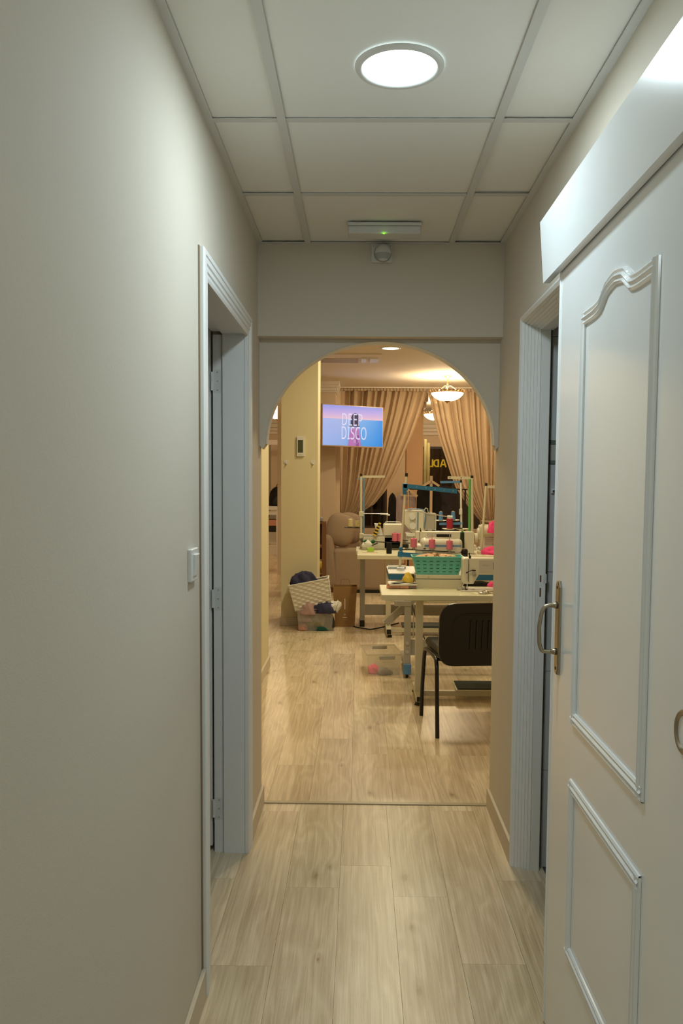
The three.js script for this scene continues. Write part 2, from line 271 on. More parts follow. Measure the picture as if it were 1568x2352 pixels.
// ---------- sliding door with pelmet ----------
{
  const X = 0.512, Z0 = -1.229, Z1 = -2.203, d = struct('door_2', 'white panelled sliding door with brass pull handle');
  mesh('leaf', [slab(X, X + 0.035, 0.004, 2.07, Z0, Z1 + 0.012, 0.003)], M.gloss, d);
  mesh('edge_strip', [slab(X - 0.003, X + 0.036, 0.004, 2.07, Z1 + 0.0125, Z1, 0.004)], M.gloss, d);
  // ribbed mouldings: three beads along a path on the face
  const rib = (pts, name) => { const out = [], c = new THREE.CatmullRomCurve3(pts.map(([z, y]) => V(X, y, z)), false, 'catmullrom', 0.25), N = pts.length > 2 ? 60 : 1;
    const prof = [[-0.0165, 0], [-0.0155, 0.004], [-0.011, 0.0065], [-0.0075, 0.005], [-0.006, 0.0035], [-0.0045, 0.006], [0, 0.0085], [0.0045, 0.006], [0.006, 0.0035], [0.0075, 0.005], [0.011, 0.0065], [0.0155, 0.004], [0.0165, 0]];
    const P = c.getPoints(N), g = grid(N, prof.length - 1, (u, v) => { const i = Math.round(u * N), p = P[i], a = P[Math.max(0, i - 1)], b = P[Math.min(N, i + 1)], t = b.clone().sub(a).normalize(), [w, h] = prof[Math.round(v * (prof.length - 1))]; const end = i === 0 ? -1 : i === N ? 1 : 0; return [X - h - 0.0003, p.y - t.z * w, p.z + t.y * w + 0 * end]; });
    out.push(toCreasedNormals(g, 0.6)); const m = M.gloss.clone(); m.side = THREE.DoubleSide; return mesh(name, out, m, d); };
  const zl = -1.958, zr = -1.486, zm = -1.722;
  rib([[zl - 0.0, 1.838], [zl + 0.09, 1.838], [zl + 0.135, 1.843], [zm - 0.055, 1.868], [zm, 1.876], [zm + 0.055, 1.868], [zr - 0.135, 1.843], [zr - 0.09, 1.838], [zr, 1.838]], 'arched_moulding');
  rib([[zl, 1.853], [zl, 0.895]], 'moulding'); rib([[zr, 1.853], [zr, 0.895]], 'moulding'); rib([[zl - 0.014, 0.908], [zr + 0.014, 0.908]], 'moulding');
  rib([[zl - 0.014, 0.742], [zr + 0.014, 0.742]], 'moulding'); rib([[zl, 0.755], [zl, 0.325]], 'moulding'); rib([[zr, 0.755], [zr, 0.325]], 'moulding'); rib([[zl - 0.014, 0.338], [zr + 0.014, 0.338]], 'moulding');
  // bow handle on a long bevelled plate
  const hz = -2.125, pl = new THREE.Shape(); pl.moveTo(-0.016, -0.105); pl.lineTo(-0.008, -0.117); pl.lineTo(0.008, -0.117); pl.lineTo(0.016, -0.105); pl.lineTo(0.016, 0.105); pl.lineTo(0.008, 0.117); pl.lineTo(-0.008, 0.117); pl.lineTo(-0.016, 0.105); pl.closePath();
  const h = mesh('handle', new THREE.ExtrudeGeometry(pl, { depth: 0.004, bevelEnabled: true, bevelThickness: 0.004, bevelSize: 0.003, bevelSegments: 2 }).rotateY(-Math.PI / 2).translate(X, 1.096, hz), M.brass, d);
  mesh('grip', [tube([[X - 0.006, 1.154, hz], [X - 0.022, 1.155, hz], [X - 0.038, 1.150, hz], [X - 0.046, 1.135, hz], [X - 0.052, 1.096, hz], [X - 0.050, 1.055, hz], [X - 0.043, 1.036, hz], [X - 0.026, 1.034, hz], [X - 0.006, 1.035, hz]], 0.0052, 48, 12), lathe([[0, 0], [0.0095, 0], [0.0085, 0.006], [0.0055, 0.016], [0, 0.016]], 16).rotateZ(Math.PI / 2).translate(X - 0.007, 1.154, hz), lathe([[0, 0], [0.0095, 0], [0.0085, 0.006], [0.0055, 0.016], [0, 0.016]], 16).rotateZ(Math.PI / 2).translate(X - 0.007, 1.035, hz)], M.brass, h);
  for (const y of [0.992, 1.200]) mesh('screw', cylX(0.004, 0.002, X - 0.0085, y, hz, 12), M.shelfWood, h);
  const pu = mesh('finger_pull', lathe([[0.0, -0.012], [0.02, -0.011], [0.026, -0.002], [0.0285, 0.003], [0.033, 0.004], [0.036, 0.001], [0.036, -0.001]], 36).rotateZ(Math.PI / 2).translate(X - 0.0005, 1.073, -1.298), M.brass, d); pu.material = M.brass.clone(); pu.material.side = THREE.DoubleSide;
  // pelmet that hides the rail, its face leaning in at the bottom
  const t = struct('trim_3', 'glossy white pelmet box over the sliding door rail'), s = new THREE.Shape();
  s.moveTo(0.479, 2.160); s.lineTo(0.491, 2.002); s.lineTo(0.507, 2.002); s.lineTo(0.497, 2.140); s.lineTo(XR, 2.140); s.lineTo(XR, 2.160); s.closePath();
  mesh('cover', toCreasedNormals(new THREE.ExtrudeGeometry(s, { depth: 1.75, bevelEnabled: true, bevelThickness: 0.001, bevelSize: 0.001, bevelSegments: 1 }).translate(0, 0, -2.309), 0.3), M.gloss, t);
  mesh('rail', [slab(0.515, XR, 2.085, 2.125, -2.29, -0.6)], M.grey, t);
}

// ---------- corridor fittings ----------
function rectLight(parent, w, h, x, y, z, color, k, rx = -Math.PI / 2) { const l = new THREE.RectAreaLight(color, k, w, h); l.position.set(x, y, z); l.rotation.x = rx; parent.add(l); return l; }
function downlight(label, p, r, color, k, glowK, group) {
  const o = thing('ceiling_downlight', label, 'downlight', p, 0, group);
  mesh('trim_ring', lathe([[r * 0.99, 0], [r * 0.99, -0.006], [r * 1.05, -0.009], [r * 1.15, -0.007], [r * 1.19, -0.002], [r * 1.19, 0]], 48), M.plastic, o);
  mesh('diffuser', new THREE.CircleGeometry(r, 48).rotateX(Math.PI / 2).translate(0, -0.004, 0), glow(color, glowK), o);
  rectLight(o, r * 1.7, r * 1.7, 0, -0.011, 0, color, k); return o;
}
downlight('round white ceiling lamp glowing in the corridor tiles', [0.088, HC - 0.0005, -2.093], 0.0905, COOL, HALL_LAMP, 6);
downlight('round white ceiling lamp behind the viewer in the corridor tiles', [0.088, HC - 0.0005, 0.85], 0.0905, COOL, HALL_LAMP, 6);
{
  const e = thing('emergency_light', 'flat white emergency light box with green dot on corridor ceiling', 'emergency light', [0.089, HC - 0.002, -3.335]);
  mesh('housing', box(0.284, 0.012, 0.085, 0, -0.006, 0, 0.003), M.plastic, e); mesh('cover', box(0.28, 0.030, 0.08, 0, -0.027, 0, 0.006), phys(new THREE.Color().setRGB(0.70, 0.70, 0.68), 0.4), e);
  mesh('status_led', ball(0.0035, -0.003, -0.041, 0.036), glow(new THREE.Color().setRGB(0.3, 1, 0.05), 1.2), e);
  const l = new THREE.PointLight(new THREE.Color().setRGB(0.3, 1, 0.05), 0.0003); l.position.set(-0.003, -0.046, 0.044); l.castShadow = true; l.shadow.radius = 0.15; e.add(l);
  const s = thing('motion_sensor', 'white dome motion sensor on the beam above the arch', 'sensor', [0.086, 2.42, ZB]);
  mesh('back_plate', box(0.088, 0.078, 0.014, 0, 0.002, 0.007, 0.004), M.plastic, s); mesh('dome', ball(0.034, 0.004, -0.004, 0.038), M.plastic, s); mesh('lens_window', new THREE.SphereGeometry(0.0346, 24, 10, 0, Math.PI * 2, Math.PI * 0.55, Math.PI * 0.25).translate(0.004, -0.004, 0.038), phys(new THREE.Color().setRGB(0.45, 0.46, 0.46), 0.2), s);
  mesh('socket_ring', new THREE.TorusGeometry(0.034, 0.003, 10, 32).translate(0.004, -0.001, 0.018), M.grey, s); for (const x of [-0.036, 0.036]) mesh('screw', cylZ(0.003, 0.002, x, 0.03, 0.0145, 10), M.grey, s);
  const w = thing('light_switch', 'white rocker light switch on the corridor wall beside the door', 'switch', [XL, 1.247, -2.16]);
  mesh('plate', box(0.011, 0.084, 0.084, 0.0055, 0, 0, 0.003), M.plastic, w); const rk = mesh('rocker', box(0.010, 0.056, 0.046, 0, 0, 0, 0.002), M.plastic, w); rk.position.set(0.0115, 0, 0); rk.rotation.z = -0.09;
}

// ================= the workshop beyond the arch =================
{
  const w = struct('wall_workshop', 'warm beige outer walls of the sewing workshop');
  mesh('wall_panel', uvMetres(merge([slab(SXL - 0.15, SXL, 0, SC, ZE, ZF), slab(SXR, SXR + 0.15, 0, SC, ZE, ZF), slab(SXL, XL - WT, 0, SC, ZE + 0.12, ZE), slab(XR + 0.1, SXR, 0, SC, ZE + 0.12, ZE), slab(XL - WT, XR + 0.1, 2.9, SC, ZE + 0.12, ZE)])), M.shopWall, w);
  const y = struct('wall_yellow', 'yellow cream partition wall just beyond the arch');
  mesh('wall_panel', uvMetres(slab(YX - 0.15, YX, 0, SC, ZE, -6.59)), M.yellowWall, y);
  mesh('board', slab(YX - 0.15, YX + 0.013, 0, 0.085, ZE, -6.6, 0.003), M.base, y);
  const c = struct('wall_column', 'yellow cream square column with thermostat and two hooks');
  mesh('shaft', uvMetres(slab(-0.795, -0.425, 0, SC, -8.515, -9.045)), M.yellowWall, c);
  mesh('board', slab(-0.808, -0.412, 0, 0.085, -8.502, -9.058, 0.003), M.base, c);
  mesh('ceiling_workshop', slab(SXL, SXR, SC, SC + 0.15, ZE + 0.12, ZF), M.shopCeil).userData = { kind: 'structure', label: 'smooth warm white workshop ceiling' };
  // pier beside the curtains with a moulded capital
  const p = struct('wall_pier', 'beige pier with moulded cornice behind the television');
  mesh('shaft', slab(-1.30, -0.386, 0, SC, -13.3, -14.25), M.shopWall, p);
  mesh('cornice', [[0.10, 3.05, 2.995, 0.06], [0.085, 2.995, 2.955, 0.045], [0.06, 2.955, 2.905, 0.02], [0.03, 2.905, 2.885, 0]].map(([o, a, b]) => slab(-1.30 - o, -0.386 + o * 0.6, b, a, -13.3 + o, -14.25, 0.006)), M.cornice, p);
  mesh('pilaster', slab(-0.385, -0.322, 0, SC - 0.1, -13.75, -14.25), M.shopWall, p);
  const q = struct('wall_shop_pier', 'peach pier between the shop windows beyond the curtains');
  mesh('shaft', slab(0.83, 1.12, 0, 2.9, -15.0, -15.4), mat(new THREE.Color().setRGB(0.66, 0.44, 0.26), 0.85), q);
  mesh('capital', [slab(0.78, 1.17, 2.80, 2.9, -14.95, -15.45, 0.02), slab(0.75, 1.20, 2.9, SC, -14.92, -15.48, 0.02)], M.cornice, q);
  // shop front
  const f = struct('wall_front', 'shop front wall with cornice above the dark windows');
  mesh('wall_panel', [slab(SXL, SXR, 2.30, SC, ZF, ZF - 0.2), slab(SXL, SXR, 0, 0.45, ZF, ZF - 0.2), slab(SXL, -1.86, 0.45, 2.3, ZF, ZF - 0.2), slab(0.62, 1.42, 0.45, 2.3, ZF, ZF - 0.2), slab(3.25, SXR, 0.45, 2.3, ZF, ZF - 0.2)], M.shopWall, f);
  mesh('cornice', [slab(SXL, SXR, 2.55, 2.62, ZF, ZF + 0.06, 0.01), slab(SXL, SXR, 2.62, 2.70, ZF, ZF + 0.12, 0.02), slab(SXL, SXR, 2.70, 2.79, ZF, ZF + 0.16, 0.02)], M.cornice, f);
  mesh('bulkhead', slab(SXL, SXR, 2.79, SC, ZF, ZF + 0.18), M.shopCeil, f);
  const font = await new FontLoader().loadAsync('fonts/droid/droid_sans_bold.typeface.json');
  const letters = (str, size, x, y) => new TextGeometry(str, { font, size, depth: 0.004, curveSegments: 6 }).rotateY(Math.PI).translate(x, y, ZF - 0.06);
  const yel = mat(new THREE.Color().setRGB(0.75, 0.62, 0.03), 0.6), frameM = mat(0x3a3026, 0.5);
  for (const [n, x0, x1, cuts] of [[1, -1.86, 0.62, [-0.72, -0.35, 0.28]], [2, 1.42, 3.25, [1.56, 2.35]]]) {
    const g = struct('window_' + n, n === 1 ? 'dark shop window with yellow lettering partly behind the curtain' : 'dark shop window with yellow letters seen between the curtains');
    mesh('pane', slab(x0, x1, 0.45, 2.3, ZF - 0.07, ZF - 0.075), M.glass, g);
    mesh('frame', [slab(x0, x1, 2.25, 2.3, ZF - 0.03, ZF - 0.1), slab(x0, x1, 0.45, 0.5, ZF - 0.03, ZF - 0.1), slab(x0, x0 + 0.05, 0.45, 2.3, ZF - 0.03, ZF - 0.1), slab(x1 - 0.05, x1, 0.45, 2.3, ZF - 0.03, ZF - 0.1)], frameM, g);
    for (const c2 of cuts) mesh('mullion', slab(c2 - 0.02, c2 + 0.02, 0.5, 2.25, ZF - 0.03, ZF - 0.1), frameM, g);
    if (n === 2) mesh('lettering', [letters('A', 0.175, 1.965, 1.84), letters('D', 0.175, 1.815, 1.84), letters('L', 0.175, 1.685, 1.84)], yel, g);
    else { mesh('lettering', [letters('L', 0.17, -0.46, 2.13), letters('S', 0.17, -0.455, 1.92)], yel, g); mesh('small_lettering', [letters('M', 0.085, -0.47, 1.80), letters('T', 0.085, -0.47, 1.66)], M.paper, g); }
  }
  // street side beyond the panes: a dark awning and pavement
  const st = struct('street', 'dark pavement outside the shop windows'); mesh('paving', slab(-6, 6, -0.2, -0.05, ZF - 0.2, ZF - 4), mat(0x1a1a1c, 0.9), st);
  const st2 = struct('wall_street', 'dark facade across the street in the night'); mesh('facade', slab(-6, 6, -0.05, 4, ZF - 4, ZF - 4.2), mat(0x241f22, 0.9), st2);
}

// ---------- lamps ----------
downlight('round recessed workshop lamp just below the arch crown', [0.353, SC, -10.0], 0.10, NEUTRAL, SHOP_LAMP, 4);
downlight('round recessed workshop lamp above the third row of sewing tables, hidden by the arch', [0.353, SC, -8.75], 0.10, NEUTRAL, SHOP_LAMP, 4);
downlight('round recessed workshop lamp in front of the column, hidden by the arch', [0.353, SC, -7.5], 0.10, NEUTRAL, SHOP_LAMP, 4);
downlight('round recessed workshop lamp nearest to the arch, hidden above it', [0.353, SC, -5.0], 0.10, NEUTRAL, SHOP_LAMP, 4);
downlight('round recessed workshop lamp above the nearest table, hidden by the arch', [0.353, SC, -6.25], 0.10, NEUTRAL, SHOP_LAMP, 4);
const alab = glow(new THREE.Color().setRGB(1.0, 0.82, 0.58), 2.2);
function chandelier(label, p, crystal, k) {
  const o = thing('chandelier', label, 'chandelier', p, 0);
  const gold = phys(new THREE.Color().setRGB(0.55, 0.36, 0.16), 0.35, { metalness: 0.8 });
  mesh('ceiling_rose', lathe([[0, 0], [0.06, 0], [0.055, -0.012], [0.03, -0.03], [0.018, -0.05], [0, -0.05]], 24), gold, o);
  mesh('stem', [cyl(0.006, 0.006, 0.15, 0, -0.20, 0, 10), ball(0.016, 0, -0.13, 0), ball(0.012, 0, -0.17, 0)], gold, o);
  const arms = []; for (let i = 0; i < 3; i++) { const a = i * 2.094 + 0.4; arms.push(tube([[0, -0.16, 0], [0.05 * Math.cos(a), -0.15, 0.05 * Math.sin(a)], [0.14 * Math.cos(a), -0.21, 0.14 * Math.sin(a)], [0.225 * Math.cos(a), -0.245, 0.225 * Math.sin(a)]], 0.005, 16, 6)); } mesh('arm', arms, gold, o);
  mesh('bowl', lathe(crystal ? [[0.236, -0.25], [0.238, -0.31], [0.22, -0.37], [0.19, -0.43], [0.14, -0.49], [0.08, -0.53], [0.0, -0.55]] : [[0.235, -0.25], [0.238, -0.262], [0.225, -0.285], [0.19, -0.32], [0.15, -0.345], [0.11, -0.36], [0.06, -0.37], [0, -0.372]], 40), Object.assign(alab.clone(), { side: THREE.DoubleSide }), o);
  mesh('rim', new THREE.TorusGeometry(0.24, 0.006, 8, 48).rotateX(Math.PI / 2).translate(0, -0.248, 0), gold, o);
  if (crystal) { for (let i = 0; i < 24; i++) { const a = i * 0.2618; mesh('crystal', new THREE.OctahedronGeometry(0.02).scale(0.7, 1.6, 0.7).translate(0.2 * Math.cos(a), -0.44, 0.2 * Math.sin(a)), alab, o); } }
  else { for (let i = 0; i < 26; i++) { const a = (i / 26) * 6.283, s = new THREE.Shape(); s.moveTo(-0.016, 0); s.quadraticCurveTo(-0.018, 0.03, 0, 0.045); s.quadraticCurveTo(0.018, 0.03, 0.016, 0); s.closePath(); mesh('crown_leaf', new THREE.ExtrudeGeometry(s, { depth: 0.003, bevelEnabled: false, curveSegments: 4 }).rotateX(0.25).translate(0, -0.25, 0.238).rotateY(a), gold, o); } }
  mesh('finial', lathe([[0, -0.42], [0.003, -0.42], [0.004, -0.398], [0.02, -0.39], [0.045, -0.372], [0.05, -0.362], [0.04, -0.358]], 20), gold, o); if (crystal) o.children[o.children.length - 1].position.y = -0.17;
  const l = new THREE.PointLight(WARM, k); l.position.set(0, -0.29, 0); l.castShadow = true; l.shadow.radius = 3; o.add(l); return o;
}
chandelier('glowing bowl chandelier with crown rim in front of the curtains', [1.282, SC, -12.5], false, CHANDELIER);
chandelier('glowing crystal chandelier seen beside the yellow column', [-1.36, SC, -14.0], true, CHANDELIER);
chandelier('bowl chandelier half hidden behind the draped curtains', [1.46, SC, -16.3], false, CHANDELIER);

{ // air conditioning grille in the ceiling
  const v = thing('ceiling_vent', 'flat air conditioning cassette in the workshop ceiling', 'air vent', [-0.16, SC, -10.85]);
  mesh('frame', [slab(-0.42, 0.42, -0.012, 0, 0.42, -0.42)], M.cornice, v);
  for (let i = 0; i < 6; i++) mesh('louvre', box(0.5, 0.004, 0.05, -0.12, -0.016, -0.25 + i * 0.06, 0.001).rotateX(0.0), mat(new THREE.Color().setRGB(0.50, 0.44, 0.34), 0.6), v);
  mesh('sensor_box', box(0.07, 0.02, 0.3, 0.20, -0.02, 0, 0.004), M.plastic, v); mesh('slot_flap', box(0.11, 0.02, 0.3, 0.33, -0.02, 0, 0.004), M.plastic, v);
}

// ---------- curtains ----------
function curtain(label, xt0, xt1, xg0, xg1, yg, gy, folds, sd) {
  const o = thing('curtain', label, 'curtain', [0, 0, 0], 0, 'curtains of the shop archway'), z0 = -14;
  const G = (y) => { for (let i = 0; i + 1 < gy.length; i++) if (y <= gy[i][0] && y >= gy[i + 1][0]) return gy[i][1] + ((gy[i + 1][1] - gy[i][1]) * (gy[i][0] - y)) / (gy[i][0] - gy[i + 1][0]); return y > gy[0][0] ? 0 : 1; };
  const topY = 3.0;
  mesh('cloth', grid(240, 90, (s, t) => {
    const e = s + 0.012 * Math.sin(s * 37 + sd), body = t < 0.72;
    const y = body ? topY - (topY - yg) * (t / 0.72) : yg * (1 - (t - 0.72) / 0.28) + 0.015, k = body ? G(y) : 1;
    const wide = body ? 0 : Math.sin(Math.min(1, (t - 0.72) / 0.28) * 1.57) * 0.12;
    const x = THREE.MathUtils.lerp(THREE.MathUtils.lerp(xt0, xt1, s), THREE.MathUtils.lerp(xg0 - wide, xg1 + wide, s), k);
    const amp = 0.045 * (1 - 0.55 * k), ph = 6.283 * folds * e;
    return [x + 0.012 * Math.cos(ph) * (1 - k), y, z0 + amp * (Math.sin(ph) + 0.35 * Math.sin(ph * 0.47 + 1 + 2 * t) + 0.18 * Math.sin(ph * 2.1 + 3 * t + sd))];
  }), M.curtain, o);
  const hd = []; for (let i = 0; i < 2 * folds; i++) hd.push(box((Math.abs(xt1 - xt0) / (2 * folds)) * 0.86, 0.045, 0.07, xt0 + ((xt1 - xt0) * (i + 0.5)) / (2 * folds), 3.005, z0, 0.01)); mesh('pleat_heading', hd, M.curtain, o);
  mesh('tieback', tube([[xg0 - 0.03, yg + 0.03, z0], [(xg0 + xg1) / 2, yg - 0.02, z0 + 0.09], [xg1 + 0.03, yg - 0.01, z0], [(xg0 + xg1) / 2, yg + 0.01, z0 - 0.08]], 0.018, 30, 8, true), M.curtain, o); return o;
}
curtain('beige pleated curtain swept aside behind the television', -0.33, 1.085, -0.30, -0.03, 0.93, [[2.954, 0], [2.64, 0.083], [2.281, 0.195], [1.95, 0.322], [1.618, 0.448], [1.342, 0.588], [1.116, 0.753], [0.93, 1]], 13, 1);
curtain('beige pleated curtain swept towards the arch jamb under the bowl chandelier', 2.95, 1.115, 2.35, 2.0, 0.86, [[2.94, 0], [2.555, 0.102], [2.198, 0.213], [1.933, 0.322], [1.624, 0.441], [1.408, 0.535], [1.076, 0.792], [0.86, 1]], 17, 4);
{ const r = thing('curtain_rail', 'slim ceiling rail carrying the beige curtains', 'curtain rail', [0, 0, 0]); mesh('rail', slab(-0.37, 3.1, 3.03, 3.05, -13.97, -14.03), M.cornice, r); }

// ---------- television ----------
{
  const t = thing('television', 'wall television showing a pink and blue seascape with white lettering', 'television', [-0.104, 2.331, -12.93], 0.568); t.scale.setScalar(1.33);
  mesh('casing', box(0.836, 0.478, 0.028, 0, 0, -0.014, 0.006), phys(new THREE.Color().setRGB(0.42, 0.30, 0.20), 0.35), t);
  const cv = document.createElement('canvas'); cv.width = 1024; cv.height = 576; const c = cv.getContext('2d');
  let g = c.createLinearGradient(0, 0, 0, 190); g.addColorStop(0, '#9a9fe8'); g.addColorStop(0.55, '#c9aee4'); g.addColorStop(1, '#eac0cf'); c.fillStyle = g; c.fillRect(0, 0, 1024, 200);
  g = c.createLinearGradient(0, 190, 0, 576); g.addColorStop(0, '#7fb2ea'); g.addColorStop(1, '#3f97e2'); c.fillStyle = g; c.fillRect(0, 190, 1024, 386);
  g = c.createLinearGradient(0, 0, 1024, 0); g.addColorStop(0, 'rgba(190,190,240,0.75)'); g.addColorStop(0.35, 'rgba(205,190,230,0.55)'); g.addColorStop(0.62, 'rgba(140,180,235,0.15)'); g.addColorStop(1, 'rgba(0,120,220,0.55)'); c.fillStyle = g; c.fillRect(0, 190, 1024, 386);
  c.fillStyle = '#b873b4'; c.beginPath(); c.moveTo(460, 330); c.quadraticCurveTo(540, 300, 610, 330); c.lineTo(650, 576); c.lineTo(420, 576); c.closePath(); c.fill();
  c.fillStyle = '#8d4f93'; c.fillRect(560, 420, 50, 156);
  c.fillStyle = '#3a3353'; c.beginPath(); c.ellipse(545, 190, 72, 92, 0, 0, 7); c.fill(); c.fillRect(468, 190, 150, 90); c.fillRect(440, 265, 180, 30);
  c.fillStyle = '#b58ab8'; c.fillRect(470, 300, 130, 40); c.fillStyle = 'rgba(225,222,246,0.95)'; c.textBaseline = 'alphabetic'; 
  const word = (w, x, y, wd, h) => { c.save(); c.font = '200px sans-serif'; const m = c.measureText(w).width; c.translate(x, y); c.scale(wd / m, h / 146); c.fillText(w, 0, 0); c.restore(); };
  word('DEEP', 306, 282, 370, 178); word('DISCO', 300, 480, 450, 186); c.fillStyle = 'rgba(225,200,240,0.7)'; word('N_R', 520, 530, 100, 48);
  const tx = new THREE.CanvasTexture(cv); tx.colorSpace = THREE.SRGBColorSpace;
  mesh('screen', new THREE.PlaneGeometry(0.812, 0.454).translate(0, 0.002, 0.0008), new THREE.MeshStandardMaterial({ color: 0x050505, roughness: 0.75, emissive: 0xffffff, emissiveMap: tx, emissiveIntensity: 0.95 }), t);
  const l = new THREE.RectAreaLight(new THREE.Color().setRGB(0.5, 0.65, 1), 0.6, 0.81, 0.45); l.position.set(0, 0, 0.006); l.rotation.y = Math.PI; t.add(l);
  mesh('mount_arm', [box(0.2, 0.2, 0.02, -0.1, 0, -0.038), bar([-0.1, 0, -0.04], [-0.13, 0, -0.39], 0.03, 0.04)], M.black, t);
}
{ // things on the column
  const t = thing('thermostat', 'white wall thermostat with dark green display on yellow column', 'thermostat', [-0.599, 1.828, -8.515]);
  mesh('housing', box(0.078, 0.2, 0.024, 0, 0, 0.012, 0.004), M.plastic, t); mesh('display', box(0.052, 0.125, 0.003, 0, 0.0, 0.0245), phys(new THREE.Color().setRGB(0.075, 0.085, 0.045), 0.25), t); mesh('button_strip', box(0.04, 0.012, 0.003, 0, -0.083, 0.0245, 0.001), M.cream, t);
  for (const [x, l] of [[-0.743, 'cream adhesive hook on the column, nearer the slit'], [-0.475, 'cream adhesive hook on the column, nearer the television']]) {
    const h = thing('wall_hook', l, 'hook', [x, 1.668, -8.515], 0, 'hooks on the yellow column'); mesh('pad', cylZ(0.022, 0.008, 0, 0.004, 0.004, 24), M.plastic, h); mesh('hook_tip', tube([[0, 0, 0.008], [0, -0.016, 0.016], [0, -0.026, 0.014], [0, -0.024, 0.024]], 0.005, 12, 8), M.cream, h);
  }
}

// ---------- far left corner seen through the slit ----------
{
  const d = thing('white_desk', 'white console desk at the far end beyond the yellow column', 'desk', [-1.9, 0, -16.9]);
  mesh('desk_top', box(0.9, 0.075, 0.5, 0, 0.955, 0, 0.006), M.plastic, d); mesh('apron', box(0.86, 0.08, 0.02, 0, 0.86, 0.2), M.plastic, d); mesh('back_panel', box(0.86, 0.62, 0.02, 0, 0.52, -0.22), M.plastic, d);
  for (const x of [-0.42, 0.27]) for (const z of [-0.22, 0.22]) mesh('leg', slab(x - 0.022, x + 0.022, 0, 0.92, z - 0.022, z + 0.022), M.plastic, d); mesh('plinth', box(0.86, 0.2, 0.02, 0, 0.1, -0.21), M.cornice, d);
  const b = thing('shoulder_bag', 'grey bag with orange flap hanging under the white desk', 'bag', [-1.74, 0.42, -16.85]);
  mesh('pouch', box(0.2, 0.26, 0.1, 0, 0.18, 0, 0.04), M.rubber, b); mesh('flap', box(0.16, 0.12, 0.012, 0.01, 0.24, 0.056, 0.004), M.salmon, b); mesh('strap', tube([[-0.09, 0.28, 0], [-0.07, 0.40, 0], [0.07, 0.40, 0], [0.09, 0.28, 0]], 0.01, 20, 6), M.black, b);
  const p = thing('wardrobe_panel', 'grey wooden panel standing by the dark shop window', 'panel', [-2.0, 0, -17.6]); mesh('board', box(0.28, 2.25, 0.04, 0, 1.125, 0, 0.004), mat(0x8d8474, 0.7), p); mesh('lintel', box(0.55, 0.1, 0.06, 0.12, 2.30, 0), M.cornice, p);
  const k = thing('backpack', 'black backpack standing on the white desk', 'backpack', [-1.66, 0.9925, -16.95]); mesh('sack', lump(0.17, 0.34, 0.12, 5, 0.14), M.darkCloth, k); mesh('front_pocket', lump(0.09, 0.14, 0.05, 8, 0.15).translate(0, 0.03, 0.1), M.rubber, k); mesh('loop', tube([[-0.03, 0.36, 0], [0, 0.44, 0], [0.03, 0.36, 0]], 0.008, 12, 6), M.darkCloth, k);
}

